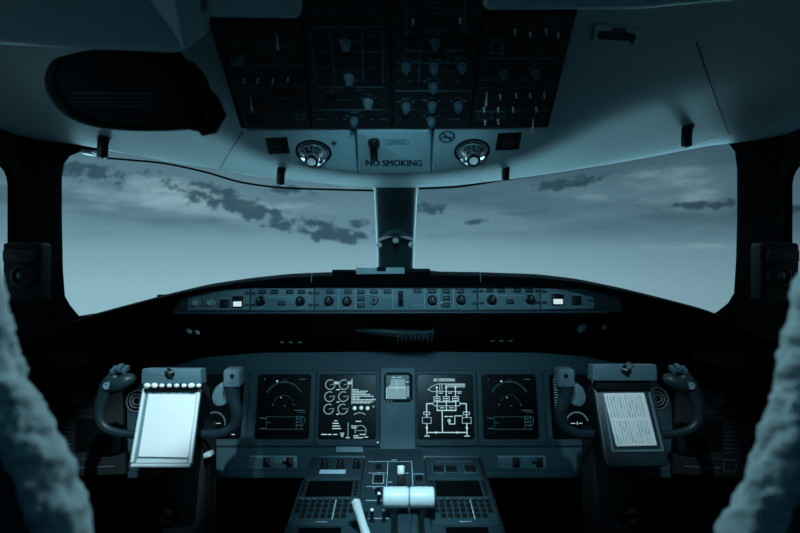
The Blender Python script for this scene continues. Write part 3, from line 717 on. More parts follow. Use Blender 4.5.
def gput(root, btn=(), knob=(), lknob=(), fast=(), lines=(), text=()):
    for x, y in btn:
        a = GF.at(x, y, .006); o = place(G_btn, 'push_button', GF, a[0], a[1], .006, root); sub(G_cap, 'button_cap', o)
    for x, y in knob:
        a = GF.at(x, y, .006); o = place(G_knob, 'rotary_knob', GF, a[0], a[1], .006, root, rot=random.uniform(-.6,.6)); sub(G_mark, 'index_mark', o)
    for x, y in lknob: a = GF.at(x, y, .006); place(G_lknob, 'dimmer_knob', GF, a[0], a[1], .006, root)
    for x, y in fast:
        a = GF.at(x, y, .006); o = place(G_sc, 'fastener', GF, a[0], a[1], .006, root); sub(G_slot, 'slot', o)
    b = MB()
    for (x0,y0,x1,y1) in lines: b.line(GF, [GF.at(x0,y0,.006), GF.at(x1,y1,.006)], .0016, .006)
    for x, y in knob: b.line(GF, [GF.at(x-2.8,y+6.3,.006), GF.at(x+2.8,y+6.3,.006)], .0012, .006); b.line(GF, [GF.at(x+3.5,y-5.5,.006), GF.at(x+6.5,y-5.5,.006)], .0012, .006)
    for x, y in lknob: b.line(GF, [GF.at(x-4,y+5.4,.006), GF.at(x+4,y+5.4,.006)], .0012, .006); b.line(GF, [GF.at(x-1.5,y-5.5,.006), GF.at(x+2,y-5.5,.006)], .0012, .006)
    for (x0, x1, y) in text:
        x = x0
        while x < x1: w = random.uniform(1.2,2.6); b.line(GF, [GF.at(x,y,.006), GF.at(min(x+w,x1),y,.006)], .0014, .006); x += w+.8
    if b.v: b.build('engraving', m_linelit, root)
def warn(root, x, y, w, h, lit):
    a = GF.at(x, y, .006); hw, hh = w/2/F*1.605, h/2/F*1.605
    o = MB().box(GF, a[0]-hw, a[1]-hh, a[0]+hw, a[1]+hh, .005, .012, .002, .002).build('warning_light', m_button, root)
    if lit: MB().box(GF, a[0]-hw*.78, a[1]-hh*.78, a[0]+hw*.78, a[1]+hh*.08, .0115, .0128, .0004, .001).build('lit_legend', e_but, o)
    else: MB().box(GF, a[0]-hw*.7, a[1]-hh*.7, a[0]+hw*.7, a[1]+hh*.7, .0115, .0125, .0004, .001).build('legend', m_face, o)
r1 = gpanel([(187.5,310.5),(249.5,310),(249.5,288.2),(222,291),(188,298)], 'tapered glareshield end panel with two pale dimmer knobs and one lit square button', 'control panel')
gput(r1, lknob=[(197,303),(211.5,303)], fast=[(247.5,293),(247.5,305)], text=[(234,243,293.5),(221,229,298),(221,229,309)]); warn(r1, 224.5, 303.7, 8.5, 8.5, False); warn(r1, 238, 302, 10.5, 11.5, True)
r2 = gpanel([(250.7,310.3),(313.8,310.3),(313.8,287.2),(250.7,288)], 'glareshield display selector panel with two black knobs, next to the lit button, port side', 'control panel')
gput(r2, btn=[(262.5,291.8),(274.5,291.8),(290,291.8),(301.5,291.8),(281.5,303.3)], knob=[(261,301),(300.5,301)], fast=[(253.5,293.5),(253.5,305),(311,293),(311,305)], text=[(268,294,297)])
r3 = gpanel([(315,310.3),(477,310),(477,286.4),(315,287)], 'long central guidance panel on the glareshield with thumbwheel and white dividing lines', 'control panel')
gput(r3, btn=[(330,291.5),(348,291.5),(361,291.7),(361,298.8),(361,305.6),(374,291.5),(387.3,291.5),(417.5,291),(432,291),(446,291),(446,298),(446,305),(460.5,291)], knob=[(329,301),(347,301.3),(432,300.3),(461,299.8)],
     fast=[(317.5,293),(317.5,305),(474.5,291.5),(474.5,303.5)], lines=[(338.6,288.5,338.6,309),(355.5,288.5,355.5,309),(393,288.5,393,309),(424.5,288,424.5,308.5),(438.8,288,438.8,308.5),(453.4,288,453.4,308.5)], text=[(413,422,305)])
a = GF.at(374,300.5,.006); o = place(G_knob, 'rotary_knob', GF, a[0], a[1], .006, r3, scale=.85)
MB().arc(GF, a, .0072, 0, 360, .0022, .0255, 20).build('white_ring', m_linelit, r3)
a0 = GF.at(398.2,306.5,.006); a1 = GF.at(403.3,291,.006); MB().box(GF, a0[0],a0[1],a1[0],a1[1],.004,.010,.001,.001).build('wheel_slot', m_button, r3)
o = MB(); 
am = ((a0[0]+a1[0])/2, (a0[1]+a1[1])/2); fr = Fr(GF.pt(am[0], am[1], .002), (0,0,1), (0,1,0)); o.cyl(fr, 0, 0, -.0045, .0045, .013, .013, 20, .001); o.build('thumbwheel', m_face, r3)
a = GF.at(441.3,305,.006); MB().tube([GF.pt(a[0],a[1],.006), GF.pt(a[0],a[1]+.006,.016)], [.0022,.0035], 8).build('white_lever', m_white, r3)
r4 = gpanel([(478.3,309.8),(540,309.5),(540,286.6),(478.3,286.4)], 'glareshield display selector panel with two black knobs, starboard of the guidance panel', 'control panel')
gput(r4, btn=[(489.5,290.3),(501,290.3),(517,290.3),(529,290.3),(510,301.6)], knob=[(491.5,299.8),(530,299.6)], fast=[(481,291),(481,303),(537.5,291),(537.5,302.5)], text=[(497,524,295.5)])
r5 = gpanel([(541,309.4),(594,308.8),(594,297.5),(566,290.5),(541,286.8)], 'tapered glareshield end panel with one lit square button and no dimmer knobs', 'control panel')
gput(r5, fast=[(544,291.5),(544,302.5)], text=[(551,563,293.5),(572,581,294.5),(572,581,306.8)]); warn(r5, 557.5, 299.6, 12, 11.5, True); warn(r5, 576.5, 300.5, 9, 9, False)
a = GF.at(590,300.5,.006); place(G_sc, 'fastener', GF, a[0], a[1], .006, r5)
# clamp / document clip on the top of the hood
root = empty('document_clip', P(382,279,1.64), 'silver spring document clip standing on the glareshield in front of the post', 'clip')
TF = Fr(P(381,272.5,1.60), (0,.15,1))
q = lambda x, y: TF.at(x, y)
a0 = q(356,274.6); a1 = q(404.5,267.6); MB().box(TF, a0[0],a0[1],a1[0],a1[1],-.055,.004,.002,.002).build('spring_plate', mat('clip_silver', (170,192,198), .28), root)
a0 = q(377,271.5); a1 = q(386,267.2); MB().box(TF, a0[0],a0[1],a1[0],a1[1],-.03,.0055,.001,.001).build('thumb_tab', m_black, root)
MB().tube([TF.pt(*q(x,y),.008) for x, y in ((357,277.2),(366,277.4),(374,277.2),(380,279),(388,277),(396,276.8),(403.5,276.6))], .0022, 8).build('wire', m_chrome, root)
b = MB(); a0 = q(332,272.5); a1 = q(355.5,269.5); b.box(TF, a0[0],a0[1],a1[0],a1[1],-.06,.0,.002,.002); a0 = q(405,272.5); a1 = q(430,268.5); b.box(TF, a0[0],a0[1],a1[0],a1[1],-.06,.0,.002,.002)
a0 = q(354,283); a1 = q(407,274); b.box(TF, a0[0],a0[1],a1[0],a1[1],-.03,.002,.002,.002); b.build('padded_base', m_black, root)

# under the hood: ribbed grab handle, tiny lamps, pale pegs
UF = Fr(P(400,329,1.74), (0,-.75,.62))
UN = lambda x, y, c=0: UF.pt(*UF.at(x, y), c)
root = empty('grab_handle', UN(394,334), 'dark ribbed grab handle under the centre of the glareshield', 'handle')
b = MB(); b.tube([UN(356,326,.012), UN(375,325.5,.018), UN(400,327,.02), UN(425,328.5,.018), UN(434,327,.012)], [.007,.011,.014,.014,.009], 12); b.build('bar', m_ped, root)
b = MB()
for i in range(9): x = 398+i*4.2; b.tube([UN(x+.8,322.5,.030), UN(x,327,.038), UN(x-.4,332,.030)], .0022, 6)
b.build('rib', m_panel, root)
MB().tube([UN(358,327,.004),UN(357,327,-.03)], .012, 10).build('mount', m_black, root); MB().tube([UN(432,327,.004),UN(432,327,-.03)], .012, 10).build('mount', m_black, root)
a = UF.at(394,350); 
for (x, lab) in ((291,'trio of tiny pale lamps under the hood, port side'), (501.5,'trio of tiny pale lamps under the hood, starboard side')):
    y = 342 if x < 400 else 340.7; Yb = 1.90
    fr = Fr(P(x, y, 1.845), (0,-.5,.85)); root = empty('marker_lamp', fr.pt(0,0), lab, 'lamp')
    MB().box(fr, -.045, -.008, .045, .008, -.05, .0, .002, .003).build('base', m_matte, root)
    for d in (-9, 0, 9): p_ = fr.at(x+d, y); MB().box(fr, p_[0]-.006, p_[1]-.0018, p_[0]+.006, p_[1]+.0018, -.002, .004, .001, .001).build('lens', m_linelit, root)
def peg(name, x, y, dx, dy, r_, lab, Y=1.66):
    root = empty(name, P(x, y, Y), lab, 'peg')
    MB().tube([P(x-dx, y+dy, Y-.015), P(x, y, Y-.01), P(x+dx, y-dy, Y+.02)], [r_*.9, r_, r_*.8], 10).build('cap', m_white if r_ < .0065 else m_yokel, root)
    MB().tube([P(x+dx*.6, y-dy*.6, Y+.0), P(x+dx, y-dy-6, Y+.09)], r_*.6, 8).build('stem', m_matte, root)
peg('cord_peg', 582, 328.5, 2.5, 2.5, .010, 'larger pale peg under the starboard end of the glareshield')
peg('cord_peg', 605, 327, 1.5, 1, .007, 'smaller dark-tipped peg under the starboard end, outboard of the larger one')
peg('cord_peg', 189, 331, -1.5, 1, .0058, 'outer small white peg of the close pair under the port glareshield')
peg('cord_peg', 197, 332, -1.5, 1, .0052, 'inner small white peg of the close pair under the port glareshield')
# ================================================================== MAIN INSTRUMENT PANEL
MF = Fr(P(CX, 405, 1.87), (0, math.sin(math.radians(15)), math.cos(math.radians(15))))
MP_ = lambda x, y, c=0: MF.at(x, y, c)
out = [(128,471),(126,400),(142,381),(170,366),(205,357),(260,352.5),(400,351),(540,352.5),(592,357),(628,366),(656,381),(672,400),(674,471)]
mp = empty('instrument_dashboard', MF.pt(*MP_(400,471)), 'broad grey main instrument panel framing the row of displays', 'instrument panel')
MB().prism(MF, rpoly(MF, out, 0, .01), -.05, .0, .004).build('fascia', m_panel, mp)
b = MB(); b.prism(MF, poly(MF, [(128,471),(674,471),(674,478),(128,478)]), -.05, .004, .003); b.build('lower_lip', m_bezel, mp)
b = MB()
for x in (183.3,): pass
b.line(MF, [MP_(160,447.5), MP_(382,447.5)], .0016, 0, .0006); b.line(MF, [MP_(420,447.5), MP_(640,447.5)], .0016, 0, .0006); b.build('seam', m_text, mp)
a0 = MP_(380.5,449); a1 = MP_(414.5,368)
MB().box(MF, a0[0],a0[1],a1[0],a1[1],-.01,.003,.001,.004).build('centre_plate', m_panel2, mp)['label'] = 'paler grey plate below the small standby display'
def du(x0, x1, lab, sx0, sx1, name='display_unit'):
    """display unit: bezel and glass between picture columns measured on its top edge"""
    a0, bt = MP_(x0, 370.5); a1, _ = MP_(x1, 370.5); _, bb = MP_(CX, 446)
    root = empty(name, MF.pt((a0+a1)/2, bb), lab, 'display')
    s0, st = MP_(sx0, 375); s1, _ = MP_(sx1, 375); _, sb = MP_(CX, 439)
    o_ = rrect(a0, bb, a1, bt, .006); i_ = rrect(s0, sb, s1, st, .009); n = len(o_)
    vv = [MF.pt(p[0],p[1],-.0003) for p in o_]+[MF.pt(p[0],p[1],.0065) for p in o_]
    o2 = rrect(a0+.002, bb+.002, a1-.002, bt-.002, .005); vv += [MF.pt(p[0],p[1],.0085) for p in o2]
    i2 = rrect(s0-.002, sb-.002, s1+.002, st+.002, .010); vv += [MF.pt(p[0],p[1],.0085) for p in i2]+[MF.pt(p[0],p[1],.004) for p in i_]
    ff = [(k*n+i, k*n+(i+1)%n, (k+1)*n+(i+1)%n, (k+1)*n+i) for k in range(4) for i in range(n)]
    MB().add(vv, ff).build('bezel', m_bezel, root)
    scn = MB().box(MF, s0-.003, sb-.003, s1+.003, st+.003, -.0003, .0045).build('screen', m_dark, root)
    b = MB()
    for xx in (a0+.009, a1-.009): b.cyl(MF, xx, bb+.008, .008, .0095, .0028, None, 10)
    b.build('latch_screw', m_text, root)
    return root, scn, (s0, sb, s1, st)
C = .0046
def strokes(): return MB()
def nav_graphics(scn, bx, dx):
    """compass rose display. picture coordinates are those of the port unit, moved by dx"""
    s0, sb, s1, st = bx; w = s1-s0; h = st-sb
    U = lambda u, v: (s0+u*w, st-v*h)
    b = MB(); c = U(.50, .50); R = w*.37
    b.arc(MF, U(.5,.43), R, 28, 152, .0011, C, 26, R*1.02)
    for i in range(13):
        an = math.radians(32+116*i/12); ce = U(.5,.43); b.line(MF, [(ce[0]+R*math.cos(an), ce[1]+R*math.sin(an)), (ce[0]+R*.93*math.cos(an), ce[1]+R*.93*math.sin(an))], .001, C)
    b.arc(MF, U(.5,.48), R*.5, 20, 160, .0006, C, 18)
    b.line(MF, [U(.47,.06),U(.47,.12),U(.53,.12),U(.53,.06)], .0008, C)
    b.line(MF, [U(.2,.66),U(.9,.66)], .0008, C); b.line(MF, [U(.2,.85),U(.9,.85)], .001, C); b.line(MF, [U(.2,.66),U(.2,.85)], .0008, C)
    b.line(MF, [U(.08,.68),U(.18,.68)], .0022, C); b.line(MF, [U(.08,.84),U(.18,.84)], .0022, C); b.line(MF, [U(.2,.75),U(.28,.75)], .0012, C)
    b.line(MF, [U(.72,.56),U(.9,.56)], .0024, C); b.line(MF, [U(.78,.59),U(.92,.59)], .0012, C); b.line(MF, rrect(*U(.76,.85), *U(.86,.65)), .001, C, closed=True); b.line(MF, [U(.86,.66),U(.92,.68),U(.9,.78),U(.84,.8)], .001, C)
    for v in (.69,.74,.79): b.line(MF, [U(.77,v),U(.84,v)], .002, C)
    b.build('rose_graphics', e_lo, scn)
    b = MB()
    for (u, v, r_) in ((.36,.10,.0028),(.45,.36,.0016)): q_ = U(u,v); b.cyl(MF, q_[0], q_[1], C, C+.0003, r_, None, 10)
    b.build('bright_markers', e_hi, scn)
    b = MB()
    for (u, v) in ((.30,.47),(.70,.47),(.52,.49),(.12,.07)): q_ = U(u,v); b.cyl(MF, q_[0], q_[1], C, C+.0003, .0028, None, 4)
    b.line(MF, [U(.78,.07),U(.9,.07)], .002, C); b.build('dim_markers', e_lo, scn)
r_, scn, bx = du(251.5, 317, 'dark display with a faint compass arc, port of the engine display', 259, 311.3); nav_graphics(scn, bx, 0)
r_, scn, bx = du(476, 541.5, 'dark display with a faint compass arc, starboard of the synoptic display', 481.5, 535); nav_graphics(scn, bx, 0)
# primary flight displays, half hidden by the control wheels
def pfd(scn, bx):
    s0, sb, s1, st = bx; w = s1-s0; h = st-sb; U = lambda u, v: (s0+u*w, st-v*h)
    b = MB(); b.arc(MF, U(.48,.76), w*.21, -10, 190, .0014, C, 22)
    for i in range(9): an = math.radians(20+140*i/8); ce = U(.48,.76); b.line(MF, [(ce[0]+w*.21*math.cos(an), ce[1]+w*.21*math.sin(an)), (ce[0]+w*.18*math.cos(an), ce[1]+w*.18*math.sin(an))], .001, C)
    for i in range(13):
        v = .08+.04*i
        b.line(MF, [U(.08,v),U(.08+random.uniform(.04,.10),v)], .0016, C); b.line(MF, [U(.9-random.uniform(.04,.1),v),U(.9,v)], .0016, C)
    b.line(MF, [U(.84,.05),U(.84,.6)], .0008, C); b.build('dial_graphics', e_mid, scn)
    b = MB(); b.line(MF, [U(.36,.76),U(.44,.76)], .0018, C); b.line(MF, [U(.52,.76),U(.60,.76)], .0018, C); b.line(MF, [U(.48,.74),U(.48,.78)], .0018, C); b.line(MF, [U(.8,.93),U(.88,.93)], .0025, C); b.build('bright_figures', e_hi, scn)
r_, scn, bx = du(186.5, 250.5, 'dark flight display behind the grip of the port control wheel', 193.5, 245); pfd(scn, bx)
r_, scn, bx = du(542.5, 607, 'dark flight display behind the grip of the starboard control wheel', 548.5, 600); pfd(scn, bx)
# engine display
r_, scn, bx = du(318, 380, 'bright engine display with six round gauges in three rows', 320.5, 376)
s0, sb, s1, st = bx; w = s1-s0; h = st-sb; U = lambda u, v: (s0+u*w, st-v*h)
b = MB(); R = w*.085
for i, v in enumerate((.155,.345,.54)):
    for u in (.185-.008*i, .43-.006*i):
        b.arc(MF, U(u,v), R, 60, 350, .0022, C, 18); b.line(MF, [U(u,v), U(u+.10,v-.01)], .0012, C)
b.line(MF, [U(.575,.06),U(.575,.46)], .0022, C); b.line(MF, [U(.575,.06),U(.55,.12)], .0018, C)
b.arc(MF, U(.74,.88), R*1.15, -20, 200, .0018, C, 16); b.line(MF, [U(.52,.75),U(.52,.96)], .0016, C); b.arc(MF, U(.72,.75), w*.17, 55, 125, .002, C, 10)
b.line(MF, [U(.66,.87),U(.82,.87)], .0012, C); b.build('gauge_graphics', emat('display_gauge', (140,178,188), 1.0), scn)
b = MB()
for (u, v, ww) in ((.33,.235,.06),(.33,.43,.04),(.33,.62,.04),(.3,.72,.05),(.1,.93,.09),(.2,.93,.06),(.3,.93,.06),(.30,.76,.1),(.31,.80,.12),(.32,.84,.14),(.62,.8,.08),(.62,.83,.07),(.66,.95,.08),(.78,.93,.1),(.70,.98,.15),(.84,.97,.06),(.52,.98,.06),(.7,.73,.09)):
    b.line(MF, [U(u-ww/2,v),U(u+ww/2,v)], .0026, C)

for u0 in (.255,.50):
    for v0 in (.115,.14): b.line(MF, [U(u0,v0),U(u0+.07,v0)], .003, C)
for (x, y) in ((.63,.525),(.745,.52),(.86,.525)): q_ = U(x,y); b.cyl(MF, q_[0], q_[1], C, C+.0004, .006, None, 14)
random.seed(3)
for j in range(9):
    v = .235+j*.026; x = .59; end = random.choice((.72,.80,.88,.95)) if j > 3 else random.choice((.7,.78,.85))
    while x < end: ww = random.uniform(.02,.07); b.line(MF, [U(x,v),U(x+ww,v)], .0026, C); x += ww+.018
b.build('bright_figures', e_hi, scn)
b = MB(); 
for (u, v) in ((.97,.38),(.96,.42),(.98,.5)): q_ = U(u,v); b.cyl(MF, q_[0]-.003, q_[1], C, C+.0004, .0032, None, 10)
b.prism(MF, [U(.46,.90),U(.38,.90),U(.40,.97),U(.44,.97)], C, C+.0004); b.build('side_marks', e_att, scn)
b = MB(); a = MP_(376.5,441,.0085); b.cyl(MF, a[0]+.004, a[1]-.004, .0085, .0095, .0028, None, 12); b.build('corner_light', e_hi, r_)
a = MP_(308.5,442,.0085)
# synoptic display
r_, scn, bx = du(415.5, 475.5, 'bright display with a white pipework diagram under a heading', 417.8, 472)
s0, sb, s1, st = bx; w = s1-s0; h = st-sb; U = lambda u, v: (s0+u*w, st-v*h)
b = MB(); W_ = .0026
b.textfit(MF, 'AIR CONDITIONING', 433.5, 455, 378.4, 381.4, C, bold=.0005)
b.line(MF, [U(.86,.145),U(.36,.145),U(.26,.18),U(.18,.235),U(.26,.265),U(.8,.265)], .0014, C)
for uu in (.40,.44): b.line(MF, [U(uu,.15),U(uu,.255)], .0014, C)
for j in range(4): b.line(MF, [U(.5,.15+.014*j),U(.86,.15+.014*j)], .0012, C)
for uu in (.345,.515,.685):
    b.line(MF, [U(uu,.22),U(uu,.34)], W_, C); b.line(MF, rrect(*U(uu-.055,.405), *U(uu+.055,.345)), .0016, C, closed=True); b.line(MF, [U(uu-.03,.375),U(uu+.03,.375)], .0026, C)
    b.line(MF, [U(uu,.405),U(uu,.56)], W_, C); b.line(MF, [U(uu+.04,.29),U(uu+.10,.29)], .0022, C); b.cyl(MF, *U(uu,.20), C, C+.0004, .0035, None, 10)
b.line(MF, [U(.345,.56),U(.685,.56)], W_*1.3, C); b.line(MF, [U(.435,.56),U(.435,.90)], W_*1.1, C)
b.line(MF, [U(.345,.43),U(.685,.43)], .0014, C); b.line(MF, [U(.30,.42),U(.26,.455),U(.30,.49),U(.74,.49),U(.78,.455),U(.74,.42),U(.30,.42)], .0014, C)
for s_ in (-1, 1):
    cx_ = .515; e = cx_+s_*.36; b.line(MF, [U(cx_+s_*.25,.455),U(e,.455),U(e,.60)], W_*1.2, C)
    b.line(MF, rrect(*U(e-.055,.625), *U(e+.055,.585)), .0016, C, closed=True); b.line(MF, [U(e,.625),U(e,.66)], W_*1.3, C)
    b.line(MF, rrect(*U(e-.08,.76), *U(e+.08,.67)), .0012, C, closed=True); b.line(MF, [U(e,.77),U(e,.93)], W_*1.2, C)
    b.prism(MF, [U(e-.022,.83),U(e,.79),U(e+.022,.83),U(e,.87)], C, C+.0005); b.line(MF, [U(e-.04,.955),U(e+.04,.955)], .0028, C)
b.line(MF, [U(.155,.90),U(.875,.90)], W_*1.1, C); b.prism(MF, [U(.31,.88),U(.37,.90),U(.31,.92)], C, C+.0005); b.prism(MF, [U(.69,.88),U(.75,.90),U(.69,.92)], C, C+.0005)
b.line(MF, [U(.80,.645),U(.66,.645),U(.66,.77),U(.56,.77),U(.56,.70)], W_*.9, C); b.line(MF, [U(.48,.655),U(.54,.655)], .0028, C); b.line(MF, [U(.56,.655),U(.62,.655)], .0028, C); b.arc(MF, U(.56,.72), .0045, 0, 360, .0018, C, 12)
b.line(MF, [U(.40,.52),U(.47,.52)], .0022, C); b.line(MF, [U(.57,.52),U(.64,.52)], .0022, C)
b.build('pipework_graphics', e_hi, scn)
# standby display
a0 = MP_(384,402); a1 = MP_(412.5,372.5); root = empty('standby_display', MF.pt((a0[0]+a1[0])/2, a0[1]), 'small square standby display with a pale attitude picture, between the two bright displays', 'display')
def octa(a0, b0, a1, b1, k): return [(a0+k,b0),(a1-k,b0),(a1,b0+k),(a1,b1-k),(a1-k,b1),(a0+k,b1),(a0,b1-k),(a0,b0+k)]
MB().prism(MF, octa(a0[0],a0[1],a1[0],a1[1],.010), .001, .010, .002).build('bezel', m_face, root)
s0, sb = MP_(386,399.5); s1, st = MP_(409,375.5); w = s1-s0; h = st-sb; U = lambda u, v: (s0+u*w, st-v*h)
scn = MB().box(MF, s0, sb, s1, st, .009, .0105, 0, .003).build('screen', m_dark, root); C2 = .0106
b = MB(); b.prism(MF, [U(.0,.98),U(.88,.98),U(.88,.52),U(.82,.40),U(.80,.16),U(.22,.16),U(.18,.40),U(.0,.52)], C2, C2+.0003); b.prism(MF, [U(.9,.45),U(1,.45),U(1,.9),U(.9,.9)], C2, C2+.0003); b.build('attitude_field', e_att, scn)
b = MB(); C3 = C2+.0004; b.line(MF, [U(.15,.52),U(.85,.52)], .0022, C3); b.line(MF, [U(.46,.2),U(.46,.72)], .0012, C3); b.line(MF, [U(.02,.97),U(.02,.55)], .001, C3); b.line(MF, [U(.25,.09),U(.4,.09)], .0022, C3); b.line(MF, [U(.5,.09),U(.66,.09)], .0022, C3); b.line(MF, [U(.86,.28),U(.97,.28)], .0024, C3)
b.build('attitude_marks', e_hi, scn)
a = MP_(409.5,398.5); b = MB(); b.cyl(MF, a[0], a[1], .008, .018, .0055, .005, 16, .001); b.build('setting_knob', m_line, root)
b = MB()
for x in (388,391.5): a = MP_(x, 401); b.box(MF, a[0]-.003, a[1]-.002, a[0]+.003, a[1]+.002, .009, .012, .0008)
b.build('key', m_linelit, root)
# placard and the two switch strips below
a0 = MP_(330,452); a1 = MP_(363,446.6)
o = MB().box(MF, a0[0]+.02,a0[1],a1[0],a1[1],.006,.0105,0,.001).build('display_placard', m_linelit); tag(o, 'short white blank placard under the engine display', 'placard')
def strip_panel(x0, x1, lab):
    a0 = MP_(x0,468.3); a1 = MP_(x1,455.5); root = empty('switch_strip', MF.pt((a0[0]+a1[0])/2, a0[1]), lab, 'switch panel')
    MB().box(MF, a0[0],a0[1],a1[0],a1[1],-.002,.004,.001,.001).build('face_plate', m_knobg, root)
    w = a1[0]-a0[0]; h = a1[1]-a0[1]; random.seed(5)
    b = MB()
    for (u0, u1) in ((.30,.44),(.78,.92)): b.box(MF, a0[0]+w*u0, a0[1]+h*.12, a0[0]+w*u1, a0[1]+h*.85, .003, .011, .001, .001)
    b.box(MF, a0[0]+w*.70, a0[1]+h*.35, a0[0]+w*.8, a0[1]+h*.6, .003, .010, .001)
    b.build('selector', m_button, root)
    b = MB()
    for j in range(3):
        for u0 in (.03,.12,.20,.52,.60,.66): b.line(MF, [(a0[0]+w*u0, a0[1]+h*(.25+.22*j)), (a0[0]+w*(u0+.05), a0[1]+h*(.25+.22*j))], .0018, .004)
    b.line(MF, [(a0[0]+w*.48, a0[1]+h*.1),(a0[0]+w*.48, a0[1]+h*.9)], .002, .004); b.build('engraving', m_text, root)
    b = MB(); b.line(MF, [(a0[0]+w*.01, a0[1]+h*.94),(a0[0]+w*.97, a0[1]+h*.94)], .0016, .004); b.line(MF, [(a0[0]+w*.985, a0[1]+h*.06),(a0[0]+w*.985, a0[1]+h*.94)], .002, .004); b.build('white_edge', m_linelit, root)
strip_panel(249, 297.5, 'small engraved switch strip below the port compass-arc display')
strip_panel(498, 545.5, 'small engraved switch strip below the starboard compass-arc display')
# round instruments at the outboard ends, chrome ringed
def vent(x, y, lab):
    fr = Fr(MF.pt(*MP_(x, y), .0), MF.v); root = empty('round_vent', fr.pt(0,0), lab, 'vent')
    MB().lathe(fr, 0, 0, [(.0305,-.001),(.034,-.001),(.034,.008),(.032,.010),(.0305,.006),(.0305,-.001)], 32).build('ring', m_silver, root)
    MB().cyl(fr, 0, 0, -.001, .003, .0306, None, 28).build('well', m_black, root)
    b = MB()
    for r0 in (.022, .013): b.lathe(fr, 0, 0, [(r0,.003),(r0,.010),(r0-.0015,.010),(r0-.0022,.003)], 28)
    b.build('inner_ring', m_silver, root); MB().lathe(fr, 0, 0, [(0,.002),(.006,.002),(.005,.012),(0,.013)], 16).build('nozzle', m_chrome, root)
vent(137.5, 401, 'round ringed air vent on the instrument panel, peeping out beside the white notepad')
vent(657, 398.5, 'round ringed air vent on the instrument panel, peeping out beside the grey clipboard')
# outboard side panels
def side_panel(sgn):
    m = lambda x: x if sgn > 0 else 798-x
    SF = Fr(P(m(725), 430, 1.70), (0,.25,.97), (1, -.25*sgn if True else 0, 0))
    root = empty('side_console', SF.pt(*SF.at(m(725), 474)), 'dim outboard panel with a round knob, dark screen and louvres, '+('starboard' if sgn > 0 else 'port')+' side', 'control panel')
    MB().prism(SF, poly(SF, [(m(672),474),(m(790),480),(m(790),398),(m(730),388),(m(676),388)]), -.03, 0, .003).build('body', m_wall, root)
    MB().prism(SF, rpoly(SF, [(m(700),452),(m(722),452),(m(722),419),(m(696),419)], 0, .003), -.002, .003).build('dark_screen', m_dark, root)
    b = MB()
    for j in range(8): a0 = SF.at(m(725), 424+j*4.2); a1 = SF.at(m(742), 424+j*4.2); b.box(SF, a0[0], a0[1]-.001, a1[0], a1[1]+.003, -.002, .006, .001)
    b.build('louvre', m_ped, root)
    b = MB(); b.line(SF, [SF.at(m(x), y) for x, y in ((703,392),(735,393),(735,412),(703,411))], .0014, 0, closed=True)
    b.line(SF, [SF.at(m(x), y) for x, y in ((724,460),(736,460),(736,471),(724,471))], .0014, 0, closed=True)
    b.line(SF, [SF.at(m(680),457), SF.at(m(742),460)], .0012, 0); b.line(SF, [SF.at(m(684),466), SF.at(m(720),468)], .003, 0); b.build('engraving', m_panel, root)
    a = SF.at(m(719.5), 401); MB().lathe(SF, a[0], a[1], [(0,0),(.013,0),(.011,.01),(.008,.018),(0,.018)], 16).build('knob', m_bezel, root)
    a = SF.at(m(719.5), 396); MB().box(SF, a[0]-.008,a[1]-.003,a[0]+.008,a[1]+.003,0,.012,.001).build('tab', m_bezel, root)
    # ventilation post: a short pale pipe by the wheel
    a0 = SF.at(m(679), 453); a1 = SF.at(m(684), 432); MB().box(SF, a0[0],a0[1],a1[0],a1[1],0,.012,.003,.003).build('pale_guide', m_yokel, root)
side_panel(1); side_panel(-1)
# armrest-like ledges seen dimly outboard
for sgn in (-1, 1):
    x0 = 400+sgn*330; root_l = 'dim flat ledge below the '+('port' if sgn<0 else 'starboard')+' window pillar'
    o = MB().box(Fr((sgn*.93, 1.62, CZ-.235), (0,1,0)), -.09, -.06, .09, .10, -.03, 0, .012, .03).build('side_ledge', m_wall); tag(o, root_l, 'ledge')
# pillar fittings
def pillar_fitting(sgn):
    m = lambda x: x if sgn < 0 else 798-x+4
    fr = Fr(P(m(27), 272, 1.47), (0,0,1)); root = empty('pillar_lamp', fr.pt(0,-.08), 'dark framed round lamp fitting on the '+('port' if sgn < 0 else 'starboard')+' window pillar', 'lamp')
    a0 = fr.at(m(6), 302); a1 = fr.at(m(44), 243); MB().box(fr, a0[0],a0[1],a1[0],a1[1],-.03,.012,.004,.008).build('box', m_black, root)
    a = fr.at(m(28), 276); b = MB().lathe(fr, a[0], a[1], [(0,.01),(.030,.01),(.028,.026),(.022,.030),(.016,.02),(0,.018)], 24); b.build('bowl', m_wall, root)
    MB().lathe(fr, a[0], a[1]+.002, [(0,.016),(.012,.016),(.010,.03),(.004,.036),(0,.036)], 18).build('bulb_cover', m_bezel, root)
    a0 = fr.at(m(10), 262); a1 = fr.at(m(40), 250); MB().box(fr, a0[0],a0[1],a1[0],a1[1],.008,.03,.004,.004).build('visor', m_wall, root)
pillar_fitting(-1); pillar_fitting(1)
